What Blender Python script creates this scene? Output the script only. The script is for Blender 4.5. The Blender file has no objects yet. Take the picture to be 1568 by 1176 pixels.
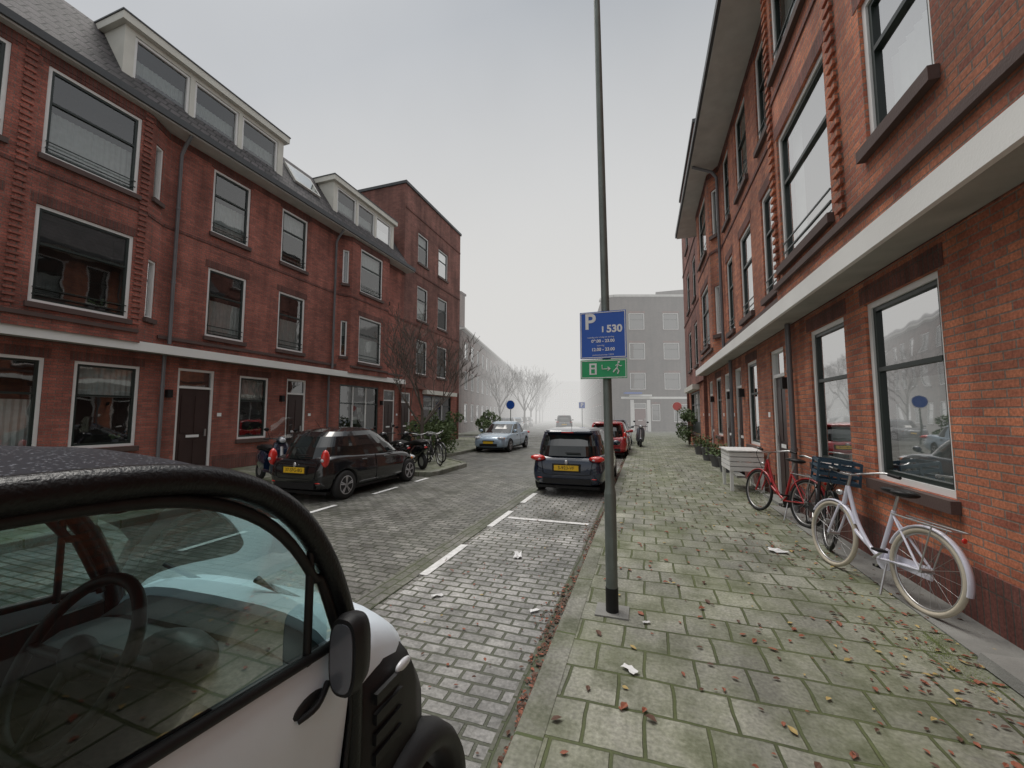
import bpy, math, random, bmesh
from mathutils import Vector, Matrix
R=random.Random(7)
D=bpy.data
sc=bpy.context.scene
rad=math.radians
# ---------------------------------------------------------------- materials
def newmat(name):
    m=D.materials.new(name); m.use_nodes=True
    nt=m.node_tree; return m,nt,nt.nodes['Principled BSDF'],nt.nodes['Material Output']
def L(nt,a,b): nt.links.new(a,b)
def N(nt,t,**k):
    n=nt.nodes.new(t)
    for a,b in k.items(): setattr(n,a,b)
    return n
def c4(c): return (c[0],c[1],c[2],1)
def mat(name,col,rough=.6,metal=0,var=.25,scale=3.0,bump=.0,coat=0,bscale=60,spec=.5):
    m,nt,p,o=newmat(name)
    p.inputs['Roughness'].default_value=rough; p.inputs['Metallic'].default_value=metal
    p.inputs['Coat Weight'].default_value=coat; p.inputs['Coat Roughness'].default_value=.04
    p.inputs['Specular IOR Level'].default_value=spec
    tc=N(nt,'ShaderNodeTexCoord')
    no=N(nt,'ShaderNodeTexNoise'); no.inputs['Scale'].default_value=scale; no.inputs['Detail'].default_value=6
    L(nt,tc.outputs['Object'],no.inputs['Vector'])
    mx=N(nt,'ShaderNodeMix',data_type='RGBA')
    mx.inputs[6].default_value=c4([c*(1-var) for c in col]); mx.inputs[7].default_value=c4([min(1,c*(1+var)) for c in col])
    L(nt,no.outputs['Fac'],mx.inputs[0]); L(nt,mx.outputs[2],p.inputs['Base Color'])
    if bump:
        n2=N(nt,'ShaderNodeTexNoise'); n2.inputs['Scale'].default_value=bscale; n2.inputs['Detail'].default_value=4
        L(nt,tc.outputs['Object'],n2.inputs['Vector'])
        b=N(nt,'ShaderNodeBump'); b.inputs['Strength'].default_value=bump; b.inputs['Distance'].default_value=.01
        L(nt,n2.outputs['Fac'],b.inputs['Height']); L(nt,b.outputs[0],p.inputs['Normal'])
    return m
def brick(name,c1,c2,mo,bw=.22,rh=.066,ms=.007,floor=False,rot=0,rough=.85,bump=.6,moss=None,mossamt=.5,wear=.35,off=.5,roughvar=0,streak=.25):
    m,nt,p,o=newmat(name)
    tc=N(nt,'ShaderNodeTexCoord'); v=tc.outputs['Object']
    if floor:
        mp=N(nt,'ShaderNodeMapping'); mp.inputs['Rotation'].default_value=(0,0,rot); L(nt,v,mp.inputs['Vector']); uv=mp.outputs[0]
        nn=N(nt,'ShaderNodeTexNoise'); nn.inputs['Scale'].default_value=1.7; nn.inputs['Detail'].default_value=3; L(nt,uv,nn.inputs['Vector'])
        s1=N(nt,'ShaderNodeVectorMath',operation='SCALE'); s1.inputs[3].default_value=.06; L(nt,nn.outputs['Color'],s1.inputs[0])
        ad=N(nt,'ShaderNodeVectorMath',operation='ADD'); L(nt,uv,ad.inputs[0]); L(nt,s1.outputs[0],ad.inputs[1]); uv=ad.outputs[0]
    else:
        sp=N(nt,'ShaderNodeSeparateXYZ'); L(nt,v,sp.inputs[0])
        a=N(nt,'ShaderNodeMath',operation='ADD'); L(nt,sp.outputs[0],a.inputs[0]); L(nt,sp.outputs[1],a.inputs[1])
        cb=N(nt,'ShaderNodeCombineXYZ'); L(nt,a.outputs[0],cb.inputs[0]); L(nt,sp.outputs[2],cb.inputs[1]); uv=cb.outputs[0]
    bt=N(nt,'ShaderNodeTexBrick'); bt.offset=off
    L(nt,uv,bt.inputs['Vector'])
    bt.inputs['Color1'].default_value=c4(c1); bt.inputs['Color2'].default_value=c4(c2); bt.inputs['Mortar'].default_value=c4(mo)
    bt.inputs['Scale'].default_value=1; bt.inputs['Mortar Size'].default_value=ms; bt.inputs['Mortar Smooth'].default_value=.3
    bt.inputs['Brick Width'].default_value=bw; bt.inputs['Row Height'].default_value=rh
    n1=N(nt,'ShaderNodeTexNoise'); n1.inputs['Scale'].default_value=.7; n1.inputs['Detail'].default_value=8; n1.inputs['Roughness'].default_value=.65; L(nt,v,n1.inputs['Vector'])
    r1=N(nt,'ShaderNodeMapRange'); r1.inputs[1].default_value=.3; r1.inputs[2].default_value=.7; r1.inputs[3].default_value=1-wear; r1.inputs[4].default_value=1+wear; L(nt,n1.outputs['Fac'],r1.inputs[0])
    n2=N(nt,'ShaderNodeTexNoise'); n2.inputs['Scale'].default_value=45; n2.inputs['Detail'].default_value=5; L(nt,v,n2.inputs['Vector'])
    r2=N(nt,'ShaderNodeMapRange'); r2.inputs[1].default_value=.3; r2.inputs[2].default_value=.7; r2.inputs[3].default_value=.7; r2.inputs[4].default_value=1.3; L(nt,n2.outputs['Fac'],r2.inputs[0])
    mm=N(nt,'ShaderNodeMath',operation='MULTIPLY'); L(nt,r1.outputs[0],mm.inputs[0]); L(nt,r2.outputs[0],mm.inputs[1]); fac=mm.outputs[0]
    mp2=N(nt,'ShaderNodeMapping'); mp2.inputs['Scale'].default_value=(2.2,2.2,.25) if not floor else (2.5,.8,1); L(nt,v,mp2.inputs['Vector'])
    n5=N(nt,'ShaderNodeTexNoise'); n5.inputs['Scale'].default_value=1.5; n5.inputs['Detail'].default_value=5; L(nt,mp2.outputs[0],n5.inputs['Vector'])
    r5=N(nt,'ShaderNodeMapRange'); r5.inputs[1].default_value=.35; r5.inputs[2].default_value=.65; r5.inputs[3].default_value=1-streak; r5.inputs[4].default_value=1+streak*.6; L(nt,n5.outputs['Fac'],r5.inputs[0])
    m5=N(nt,'ShaderNodeMath',operation='MULTIPLY'); L(nt,fac,m5.inputs[0]); L(nt,r5.outputs[0],m5.inputs[1]); fac=m5.outputs[0]
    sc1=N(nt,'ShaderNodeVectorMath',operation='SCALE'); L(nt,bt.outputs['Color'],sc1.inputs[0]); L(nt,fac,sc1.inputs[3])
    col=sc1.outputs[0]
    if moss:
        n3=N(nt,'ShaderNodeTexNoise'); n3.inputs['Scale'].default_value=1.3; n3.inputs['Detail'].default_value=9; n3.inputs['Roughness'].default_value=.7; L(nt,v,n3.inputs['Vector'])
        r3=N(nt,'ShaderNodeMapRange'); r3.inputs[1].default_value=.42; r3.inputs[2].default_value=.68; r3.inputs[3].default_value=.0; r3.inputs[4].default_value=mossamt; L(nt,n3.outputs['Fac'],r3.inputs[0])
        a2=N(nt,'ShaderNodeMath',operation='MULTIPLY_ADD'); a2.inputs[1].default_value=.3; L(nt,bt.outputs['Fac'],a2.inputs[0]); L(nt,r3.outputs[0],a2.inputs[2]); a2.use_clamp=True
        mx=N(nt,'ShaderNodeMix',data_type='RGBA'); L(nt,a2.outputs[0],mx.inputs[0]); L(nt,col,mx.inputs[6]); mx.inputs[7].default_value=c4(moss); col=mx.outputs[2]
        n6=N(nt,'ShaderNodeTexNoise'); n6.inputs['Scale'].default_value=2.6; n6.inputs['Detail'].default_value=10; n6.inputs['Roughness'].default_value=.75; L(nt,v,n6.inputs['Vector'])
        r6=N(nt,'ShaderNodeMapRange'); r6.inputs[1].default_value=.5; r6.inputs[2].default_value=.66; r6.inputs[3].default_value=1; r6.inputs[4].default_value=.62; L(nt,n6.outputs['Fac'],r6.inputs[0])
        s6=N(nt,'ShaderNodeVectorMath',operation='SCALE'); L(nt,col,s6.inputs[0]); L(nt,r6.outputs[0],s6.inputs[3]); col=s6.outputs[0]
    L(nt,col,p.inputs['Base Color'])
    p.inputs['Roughness'].default_value=rough
    if roughvar:
        r4=N(nt,'ShaderNodeMapRange'); r4.inputs[1].default_value=.35; r4.inputs[2].default_value=.65; r4.inputs[3].default_value=rough-roughvar; r4.inputs[4].default_value=rough+roughvar; L(nt,n1.outputs['Fac'],r4.inputs[0]); L(nt,r4.outputs[0],p.inputs['Roughness'])
    h=N(nt,'ShaderNodeMath',operation='MULTIPLY_ADD'); h.inputs[1].default_value=-1; L(nt,bt.outputs['Fac'],h.inputs[0])
    h2=N(nt,'ShaderNodeMath',operation='MULTIPLY'); h2.inputs[1].default_value=.5; L(nt,n2.outputs['Fac'],h2.inputs[0]); L(nt,h2.outputs[0],h.inputs[2])
    b=N(nt,'ShaderNodeBump'); b.inputs['Strength'].default_value=bump; b.inputs['Distance'].default_value=.01
    L(nt,h.outputs[0],b.inputs['Height']); L(nt,b.outputs[0],p.inputs['Normal'])
    return m
def glassmat(name,tint=(.55,.6,.6),refl=.12,rough=.02,frm=1.0,wob=.12):
    m,nt,p,o=newmat(name)
    nt.nodes.remove(p)
    t=N(nt,'ShaderNodeBsdfTransparent'); t.inputs[0].default_value=c4(tint)
    g=N(nt,'ShaderNodeBsdfGlossy'); g.inputs['Roughness'].default_value=rough; g.inputs[0].default_value=(1,1,1,1)
    fr=N(nt,'ShaderNodeFresnel'); fr.inputs[0].default_value=1.45
    a=N(nt,'ShaderNodeMath',operation='MULTIPLY_ADD'); a.inputs[1].default_value=frm; a.inputs[2].default_value=refl; a.use_clamp=True; L(nt,fr.outputs[0],a.inputs[0])
    tc=N(nt,'ShaderNodeTexCoord'); n2=N(nt,'ShaderNodeTexNoise'); n2.inputs['Scale'].default_value=1.5; L(nt,tc.outputs['Object'],n2.inputs['Vector'])
    b=N(nt,'ShaderNodeBump'); b.inputs['Strength'].default_value=wob; b.inputs['Distance'].default_value=.02; L(nt,n2.outputs['Fac'],b.inputs['Height']); L(nt,b.outputs[0],g.inputs['Normal'])
    mx=N(nt,'ShaderNodeMixShader'); L(nt,a.outputs[0],mx.inputs[0]); L(nt,t.outputs[0],mx.inputs[1]); L(nt,g.outputs[0],mx.inputs[2]); L(nt,mx.outputs[0],o.inputs[0])
    return m
M={}
M['brickL']=brick('brick_red_dark',(.40,.128,.095),(.26,.088,.068),(.17,.13,.11))
M['brickR']=brick('brick_red_orange',(.53,.19,.10),(.32,.10,.063),(.22,.175,.145))
M['brickT']=brick('brick_brown',(.29,.12,.095),(.2,.083,.068),(.15,.115,.1))
M['brickF']=brick('brick_far_brown',(.2,.125,.105),(.13,.085,.07),(.12,.1,.09),bump=.2)
M['brickG']=brick('brick_grey_brown',(.115,.092,.085),(.08,.065,.06),(.09,.08,.075),bump=.2)
M['soldier']=brick('brick_soldier_course',(.2,.075,.06),(.14,.055,.045),(.1,.08,.07),bw=.066,rh=.3,off=0)
M['sill']=mat('dark_sill',(.10,.065,.058),.7,bump=.3)
M['white']=mat('white_frame_paint',(.8,.8,.79),.45,var=.06,bump=.05)
M['band']=mat('white_band_paint',(.82,.82,.8),.6,var=.12,scale=1.2,bump=.2)
M['soffit']=mat('concrete_soffit',(.42,.41,.38),.9,var=.3,bump=.7,bscale=120)
M['cream']=mat('dormer_cream_paint',(.66,.65,.59),.6,var=.12)
M['sash']=mat('dark_green_sash',(.02,.03,.027),.35,var=.1)
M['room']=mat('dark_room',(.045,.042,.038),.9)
M['curtain']=mat('lace_curtain',(.62,.63,.6),.9,var=.25,scale=9)
M['glass']=glassmat('window_glass',(.7,.75,.76),.14,frm=.5)
M['carglass']=mat('car_glass',(.012,.016,.016),.03,var=.1,coat=1)
M['tile']=brick('roof_tiles',(.085,.075,.08),(.055,.05,.052),(.02,.02,.02),bw=.25,rh=.2,ms=.02,bump=1,rough=.7)
M['gutter']=mat('dark_gutter',(.065,.07,.075),.5)
M['fascia']=mat('grey_fascia',(.55,.55,.53),.6)
M['pipe']=mat('grey_drainpipe',(.17,.17,.18),.4,metal=.2)
M['door']=mat('brown_door',(.045,.026,.024),.4)
M['doorred']=mat('red_door',(.14,.035,.03),.4)
M['black']=mat('black_plastic',(.012,.012,.013),.5,var=.2,bump=.08,bscale=200,spec=.35)
M['frameblack']=mat('satin_black_frame',(.006,.0065,.008),.3,var=.1,spec=.35,bump=.25,bscale=160)
M['blackgloss']=mat('black_gloss_paint',(.006,.0065,.008),.2,coat=1,var=.1)
M['navy']=mat('dark_blue_paint',(.008,.018,.042),.2,coat=1,var=.1)
M['red']=mat('red_car_paint',(.42,.015,.02),.25,coat=1,var=.1)
M['silverblue']=mat('light_blue_paint',(.34,.44,.54),.25,metal=.2,coat=1,var=.1)
M['greycar']=mat('grey_car_paint',(.13,.14,.16),.25,metal=.3,coat=1,var=.1)
M['wcar']=mat('white_car_paint',(.78,.88,.97),.5,coat=.15,var=.03,scale=8,bump=.05,bscale=400)
M['rubber']=mat('tyre_rubber',(.02,.02,.02),.8,bump=.3)
M['alloy']=mat('alloy_rim',(.55,.55,.57),.35,metal=.7,var=.1)
M['steel']=mat('steel_chrome',(.55,.55,.55),.3,metal=.8,var=.1)
M['redlens']=mat('red_lens',(.65,.02,.012),.12,coat=1,var=.15,scale=30)
M['clearlens']=mat('clear_lens',(.6,.62,.65),.1,coat=1,var=.2,scale=30)
M['orange']=mat('orange_lens',(.7,.2,.02),.2,coat=1)
M['plate']=mat('yellow_plate',(.8,.5,.02),.5,var=.04)
M['ink']=mat('black_ink',(.01,.01,.01),.6)
M['pole']=mat('green_grey_pole',(.16,.185,.17),.45,metal=.3,var=.4,scale=6,bump=.15)
M['signblue']=mat('sign_blue',(.012,.10,.5),.35,var=.05)
M['signgreen']=mat('sign_green',(.01,.36,.13),.35,var=.05)
M['signwhite']=mat('sign_white',(.85,.85,.85),.4,var=.02)
M['bark']=mat('bark',(.12,.10,.085),.9,var=.4,scale=12,bump=.6)
M['leafR']=mat('leaf_rust',(.27,.09,.05),.7,var=.5,scale=40)
M['leafY']=mat('leaf_yellow',(.42,.31,.12),.7,var=.4,scale=40)
M['leafB']=mat('leaf_brown',(.11,.055,.035),.7,var=.5,scale=40)
M['foliage']=mat('shrub_foliage',(.08,.12,.04),.7,var=.7,scale=9)
M['moss']=mat('moss_green',(.16,.2,.07),.9,var=.5,scale=12)
M['paper']=mat('paper',(.72,.72,.72),.8,var=.15,scale=30)
M['marking']=mat('road_marking_white',(.68,.68,.66),.7,var=.5,scale=14)
M['kerb']=brick('kerb_concrete',(.27,.27,.235),(.22,.22,.19),(.06,.08,.04),bw=1.0,rh=3.0,ms=.012,floor=True,rot=rad(90),moss=(.11,.135,.05),mossamt=.7,bump=.5,wear=.3)
M['sidewalk']=brick('sidewalk_pavers',(.30,.30,.25),(.205,.208,.172),(.04,.048,.022),bw=.3,rh=.3,ms=.011,floor=True,moss=(.13,.155,.06),mossamt=.75,rough=.75,bump=.9,wear=.32,roughvar=.2)
M['road']=brick('road_clinkers',(.22,.212,.195),(.12,.116,.107),(.03,.035,.024),bw=.21,rh=.105,ms=.012,floor=True,moss=(.09,.10,.06),mossamt=.3,rough=.55,bump=1,wear=.3,roughvar=.22)
M['bay']=brick('parking_clinkers',(.37,.362,.35),(.235,.23,.222),(.055,.06,.04),bw=.21,rh=.105,ms=.012,floor=True,moss=(.12,.13,.085),mossamt=.3,rough=.5,bump=1,wear=.35,roughvar=.24)
M['gutterstone']=brick('gutter_stones',(.19,.185,.165),(.13,.125,.11),(.04,.045,.022),bw=.21,rh=.105,ms=.009,floor=True,rot=rad(90),moss=(.075,.095,.035),mossamt=.9,rough=.6,bump=.8)
M['strip']=mat('concrete_strip',(.24,.24,.225),.8,var=.45,scale=4,bump=.6,bscale=90)
M['ground']=mat('ground_mix',(.14,.14,.13),.9,bump=.3)
M['pot']=mat('grey_pot',(.16,.16,.17),.8)
M['bikewhite']=mat('bike_white',(.68,.68,.78),.3,coat=.6,var=.05)
M['bikered']=mat('bike_red',(.4,.015,.02),.3,coat=.6)
M['bikeblack']=mat('bike_black',(.012,.012,.014),.35,coat=.4)
M['tyrecream']=mat('tyre_cream',(.5,.45,.36),.8)
M['crate']=mat('blue_crate',(.02,.055,.09),.5)
M['skirt']=mat('interior_plastic',(.025,.027,.03),.5,var=.3,scale=10)
M['wsglass']=glassmat('windscreen_glass',(.80,.94,.92),.03,frm=.5)
M['sideglass']=glassmat('door_glass',(.60,.76,.75),.04,frm=.28,wob=.03)
M['shade']=glassmat('clear_screen',(.8,.82,.85),.1)
def dropmat():
    m,nt,p,o=newmat('wet_black_roof'); p.inputs['Roughness'].default_value=.4; p.inputs['Specular IOR Level'].default_value=.35
    tc=N(nt,'ShaderNodeTexCoord'); v=N(nt,'ShaderNodeTexVoronoi'); v.inputs['Scale'].default_value=80; L(nt,tc.outputs['Object'],v.inputs['Vector'])
    r=N(nt,'ShaderNodeMapRange'); r.inputs[1].default_value=.1; r.inputs[2].default_value=.34; r.inputs[3].default_value=1; r.inputs[4].default_value=0; L(nt,v.outputs['Distance'],r.inputs[0])
    mx=N(nt,'ShaderNodeMix',data_type='RGBA'); mx.inputs[6].default_value=(.005,.007,.016,1); mx.inputs[7].default_value=(.16,.17,.2,1); L(nt,r.outputs[0],mx.inputs[0]); L(nt,mx.outputs[2],p.inputs['Base Color'])  # pale specks paint the drops' highlights into the base colour
    b=N(nt,'ShaderNodeBump'); b.inputs['Strength'].default_value=.8; b.inputs['Distance'].default_value=.004; L(nt,r.outputs[0],b.inputs['Height']); L(nt,b.outputs[0],p.inputs['Normal'])
    return m
M['wetroof']=dropmat()
# ---------------------------------------------------------------- mesh accumulator
class Acc:
    def __init__(s): s.p={}
    def g(s,part,m):
        return s.p.setdefault((part,m),([],[],[]))
    def face(s,part,m,pts,smooth=False):
        v,f,sm=s.g(part,m); n=len(v); v.extend([tuple(q) for q in pts]); f.append(tuple(range(n,n+len(pts)))); sm.append(smooth)
    def mesh(s,part,m,vs,fs,smooth=False):
        v,f,sm=s.g(part,m); n=len(v); v.extend([tuple(q) for q in vs])
        for a in fs: f.append(tuple(i+n for i in a)); sm.append(smooth)
    def hexa(s,part,m,c):
        s.mesh(part,m,c,[(0,3,2,1),(4,5,6,7),(0,1,5,4),(1,2,6,5),(2,3,7,6),(3,0,4,7)])
    def box(s,part,m,x0,x1,y0,y1,z0,z1):
        s.hexa(part,m,[(x0,y0,z0),(x1,y0,z0),(x1,y1,z0),(x0,y1,z0),(x0,y0,z1),(x1,y0,z1),(x1,y1,z1),(x0,y1,z1)])
    def ob(s,part,m,P,u0,u1,o0,o1,z0,z1):
        s.hexa(part,m,[P(u0,o0,z0),P(u1,o0,z0),P(u1,o1,z0),P(u0,o1,z0),P(u0,o0,z1),P(u1,o0,z1),P(u1,o1,z1),P(u0,o1,z1)])
    def rings(s,part,m,rings,closed=True,caps=True,smooth=True):
        n=len(rings[0]); vs=[p for r in rings for p in r]; fs=[]
        for i in range(len(rings)-1):
            for j in range(n if closed else n-1):
                k=(j+1)%n; fs.append((i*n+j,i*n+k,(i+1)*n+k,(i+1)*n+j))
        s.mesh(part,m,vs,fs,smooth)
        if caps and closed:
            s.face(part,m,rings[0]); s.face(part,m,rings[-1])
    def tube(s,part,m,pts,r,n=8,caps=True):
        pts=[Vector(p) for p in pts]; rs=r if isinstance(r,(list,tuple)) else [r]*len(pts)
        t0=(pts[1]-pts[0]).normalized(); up=Vector((0,0,1)) if abs(t0.z)<.9 else Vector((1,0,0))
        a=t0.cross(up).normalized(); rr=[]
        for i,p in enumerate(pts):
            if i==0: t=pts[1]-pts[0]
            elif i==len(pts)-1: t=pts[-1]-pts[-2]
            else: t=(pts[i+1]-pts[i]).normalized()+(pts[i]-pts[i-1]).normalized()
            if t.length<1e-9: t=t0
            t=t.normalized(); a=(a-t*a.dot(t))
            if a.length<1e-6: a=t.orthogonal()
            a.normalize(); b=t.cross(a)
            rr.append([p+(a*math.cos(k*2*math.pi/n)+b*math.sin(k*2*math.pi/n))*rs[i] for k in range(n)])
        s.rings(part,m,rr,True,caps)
    def ball(s,part,m,c,r,n=14,k=8,rot=None):
        vs=[];fs=[]; c=Vector(c)
        for i in range(k+1):
            th=math.pi*i/k
            for j in range(n):
                ph=2*math.pi*j/n
                v=Vector((r[0]*math.sin(th)*math.cos(ph),r[1]*math.sin(th)*math.sin(ph),r[2]*math.cos(th)))
                if rot: v=rot@v
                vs.append(c+v)
        for i in range(k):
            for j in range(n):
                q=(j+1)%n; fs.append((i*n+j,i*n+q,(i+1)*n+q,(i+1)*n+j))
        s.mesh(part,m,vs,fs,True)
    def torusx(s,part,m,c,Rr,r,n=36,k=8,a0=0,a1=2*math.pi,wx=1.0):
        full=abs(a1-a0-2*math.pi)<1e-6; cnt=n+(0 if full else 1); rings=[]
        for i in range(cnt):
            a=a0+(a1-a0)*i/n; ring=[]
            for j in range(k):
                b=2*math.pi*j/k; q=Rr+r*math.cos(b)
                ring.append((c[0]+wx*r*math.sin(b),c[1]+q*math.cos(a),c[2]+q*math.sin(a)))
            rings.append(ring)
        if full: rings.append(rings[0])
        s.rings(part,m,rings,True,not full)
    def disc(s,part,m,c,r,x0,x1,n=28):
        s.tube(part,m,[(x0,c[1],c[2]),(x1,c[1],c[2])],r,n)
    def done(s,name,loc=(0,0,0),rot=(0,0,0),absolute=False):
        e=D.objects.new(name,None); sc.collection.objects.link(e); e.location=loc; e.rotation_euler=rot; e.empty_display_size=.2
        for (part,m),(v,f,sm) in s.p.items():
            me=D.meshes.new(part)
            if absolute: v=[(a[0]-loc[0],a[1]-loc[1],a[2]-loc[2]) for a in v]
            me.from_pydata(v,[],f); me.polygons.foreach_set('use_smooth',sm)
            bm=bmesh.new(); bm.from_mesh(me); bmesh.ops.recalc_face_normals(bm,faces=bm.faces); bm.to_mesh(me); bm.free()
            me.materials.append(M[m]); ob=D.objects.new(part,me); sc.collection.objects.link(ob); ob.parent=e
        return e
def single(name,m,v,f,loc=(0,0,0),smooth=False):
    me=D.meshes.new(name); me.from_pydata(v,[],f); me.materials.append(M[m]); o=D.objects.new(name,me); o.location=loc; sc.collection.objects.link(o)
    if smooth: me.polygons.foreach_set('use_smooth',[True]*len(f))
    return o
def text(parent,body,size,loc,rot,m,name='lettering',bold=.0,ext=.001,align='CENTER'):
    cu=D.curves.new(name,'FONT'); cu.body=body; cu.size=size; cu.extrude=ext; cu.offset=bold; cu.align_x=align; cu.align_y='CENTER'
    o=D.objects.new(name,cu); sc.collection.objects.link(o)
    dg=bpy.context.evaluated_depsgraph_get(); me=D.meshes.new_from_object(o.evaluated_get(dg)); D.objects.remove(o)
    me.materials.clear(); me.materials.append(M[m]); q=D.objects.new(name,me); sc.collection.objects.link(q); q.parent=parent; q.location=loc; q.rotation_euler=rot
def smoothpts(pts,k=4):
    P=[Vector(p) for p in pts]; out=[]
    for i in range(len(P)-1):
        a=P[max(i-1,0)];b=P[i];c=P[i+1];d=P[min(i+2,len(P)-1)]
        for j in range(k):
            t=j/k; out.append(.5*((2*b)+(c-a)*t+(2*a-5*b+4*c-d)*t*t+(3*b-a-3*c+d)*t**3))
    out.append(P[-1]); return out
# ---------------------------------------------------------------- facades
def frameP(p0,p1,nref):
    p0=Vector(p0);p1=Vector(p1); e=(p1-p0); Ln=e.length; e.normalize(); n=Vector((e.y,-e.x))
    if n.dot(Vector(nref))<0: n=-n
    return (lambda u,o,z:(p0.x+e.x*u+n.x*o,p0.y+e.y*u+n.y*o,z)),Ln
def window(a,P,u0,u1,z0,z1,kind):
    t=.065; e=.003
    if kind in('win','winr','narrow','simple','dorm'):
        o0,o1=-.11,-.03
        if kind=='narrow': t=.05
        a.ob('frames','white',P,u0+e,u0+t,o0,o1,z0+e,z1-e); a.ob('frames','white',P,u1-t,u1-e,o0,o1,z0+e,z1-e)
        a.ob('frames','white',P,u0+t,u1-t,o0,o1,z1-t,z1-e); a.ob('frames','white',P,u0+t,u1-t,o0,o1,z0+e,z0+t)
        i=t; s=.045
        if kind not in('narrow','dorm'):
            zb=z0+(z1-z0)*.6
            a.ob('sashes','sash',P,u0+i,u0+i+s,-.10,-.05,z0+i,z1-i); a.ob('sashes','sash',P,u1-i-s,u1-i,-.10,-.05,z0+i,z1-i)
            for zz in (z0+i,zb,z1-i-s): a.ob('sashes','sash',P,u0+i+s,u1-i-s,-.10,-.045 if zz==zb else -.05,zz,zz+s)
        a.face('window_panes','glass',[P(u0+t,-.08,z0+t),P(u1-t,-.08,z0+t),P(u1-t,-.08,z1-t),P(u0+t,-.08,z1-t)])
        dp=-.75
        A1,B1,A2,B2=u0+.01,u1-.01,z0+.01,z1-.01
        for q in ([(A1,dp,A2),(B1,dp,A2),(B1,dp,B2),(A1,dp,B2)],[(A1,-.12,A2),(A1,dp,A2),(A1,dp,B2),(A1,-.12,B2)],[(B1,-.12,A2),(B1,dp,A2),(B1,dp,B2),(B1,-.12,B2)],[(A1,-.12,A2),(B1,-.12,A2),(B1,dp,A2),(A1,dp,A2)],[(A1,-.12,B2),(B1,-.12,B2),(B1,dp,B2),(A1,dp,B2)]):
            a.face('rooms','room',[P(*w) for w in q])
        if kind!='simple':
            c=R.random()
            def curt(ua,ub,za,zb_,o=-.2):
                n=max(4,int((ub-ua)/.05)); 
                for k in range(n):
                    x0=ua+(ub-ua)*k/n;x1=ua+(ub-ua)*(k+1)/n
                    oa=o+(.015 if k%2 else -.015); ob_=o+(-.015 if k%2 else .015)
                    a.face('curtains','curtain',[P(x0,oa,za),P(x1,ob_,za),P(x1,ob_,zb_),P(x0,oa,zb_)])
            if kind=='dorm': curt(u0+.03,u1-.03,z0+.03,z0+(z1-z0)*.6)
            elif c<.38: curt(u0+.03,u1-.03,z0+.03,z0+(z1-z0)*.55)
            elif c<.62: curt(u0+.03,u0+.03+(u1-u0)*.2,z0+.03,z1-.03); curt(u1-.03-(u1-u0)*.2,u1-.03,z0+.03,z1-.03)
            elif c<.8: curt(u0+.03,u1-.03,z0+(z1-z0)*.6,z1-.03)
            if c>.5 and kind!='dorm':
                # plants / objects on the inside window ledge
                for k in range(R.randint(1,3)):
                    uu=u0+.15+(u1-u0-.3)*R.random(); hh=.12+.2*R.random()
                    a.ob('ledge_pots','pot',P,uu-.05,uu+.05,-.19,-.13,z0+.07,z0+.16)
                    for j in range(16):
                        x=uu+R.gauss(0,.05); z=z0+.18+abs(R.gauss(0,hh*.5)); s_=.03
                        a.face('ledge_plants','foliage',[P(x-s_,-.15,z),P(x,-.17,z+s_*1.6),P(x+s_,-.14,z+.01)])
        if kind!='dorm': a.ob('sills','sill',P,u0-.05,u1+.05,.002,.07,z0-.11,z0-.003)
        if kind in('win','winr','simple'): a.ob('lintels','soldier',P,u0-.08,u1+.08,.001,.006,z1+.004,z1+.2)
        if kind=='winr':
            for zz in (z0+.16,z0+.3): a.ob('rails','sash',P,u0+.05,u1-.05,-.02,-.005,zz,zz+.02)
    elif kind in('door','doorred'):
        zt=z1-.48
        a.ob('frames','white',P,u0+e,u0+t,-.12,-.03,z0+e,z1-e); a.ob('frames','white',P,u1-t,u1-e,-.12,-.03,z0+e,z1-e)
        a.ob('frames','white',P,u0+t,u1-t,-.12,-.03,z1-t,z1-e); a.ob('frames','white',P,u0+t,u1-t,-.12,-.03,zt-.06,zt)
        a.face('window_panes','glass',[P(u0+t,-.08,zt),P(u1-t,-.08,zt),P(u1-t,-.08,z1-t),P(u0+t,-.08,z1-t)])
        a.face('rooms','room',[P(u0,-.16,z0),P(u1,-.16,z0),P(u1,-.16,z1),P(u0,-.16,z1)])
        dm='door' if kind=='door' else 'doorred'
        a.ob('door_leaf',dm,P,u0+t,u1-t,-.11,-.07,z0+.02,zt-.06)
        w=u1-u0-2*t
        for q in(0,1):
            ua=u0+t+w*(.12+.42*q); 
            a.ob('door_panels',dm,P,ua,ua+w*.34,-.07,-.055,z0+.2,z0+.85)
            a.ob('door_panels',dm,P,ua,ua+w*.34,-.07,-.055,z0+1.05,zt-.25)
        a.ob('letterbox','signwhite',P,u0+t+w*.3,u0+t+w*.7,-.054,-.048,z0+.93,z0+1.0)
        a.ob('handle','steel',P,u1-t-.12,u1-t-.08,-.05,-.02,z0+.95,z0+1.15)
        a.ob('doorstep','strip',P,u0-.05,u1+.05,-.1,.2,z0-.12,z0)
        a.ob('name_plate','signwhite',P,u1+.12,u1+.24,.002,.012,z0+1.5,z0+1.6)
    elif kind=='shop':
        fm_='sash'
        a.ob('shop_frames',fm_,P,u0+e,u0+t,-.11,-.02,z0,z1-e); a.ob('shop_frames',fm_,P,u1-t,u1-e,-.11,-.02,z0,z1-e); a.ob('shop_frames',fm_,P,u0+t,u1-t,-.11,-.02,z1-t,z1-e); a.ob('shop_frames',fm_,P,u0+t,u1-t,-.11,-.02,z0,z0+.55)
        for k in range(1,3): 
            x=u0+(u1-u0)*k/3; a.ob('mullions','white',P,x-.025,x+.025,-.11,-.03,z0+.55,z1-t)
        a.ob('mullions','sash',P,u0+t,u1-t,-.105,-.035,z0+(z1-z0)*.68,z0+(z1-z0)*.68+.05)
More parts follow.
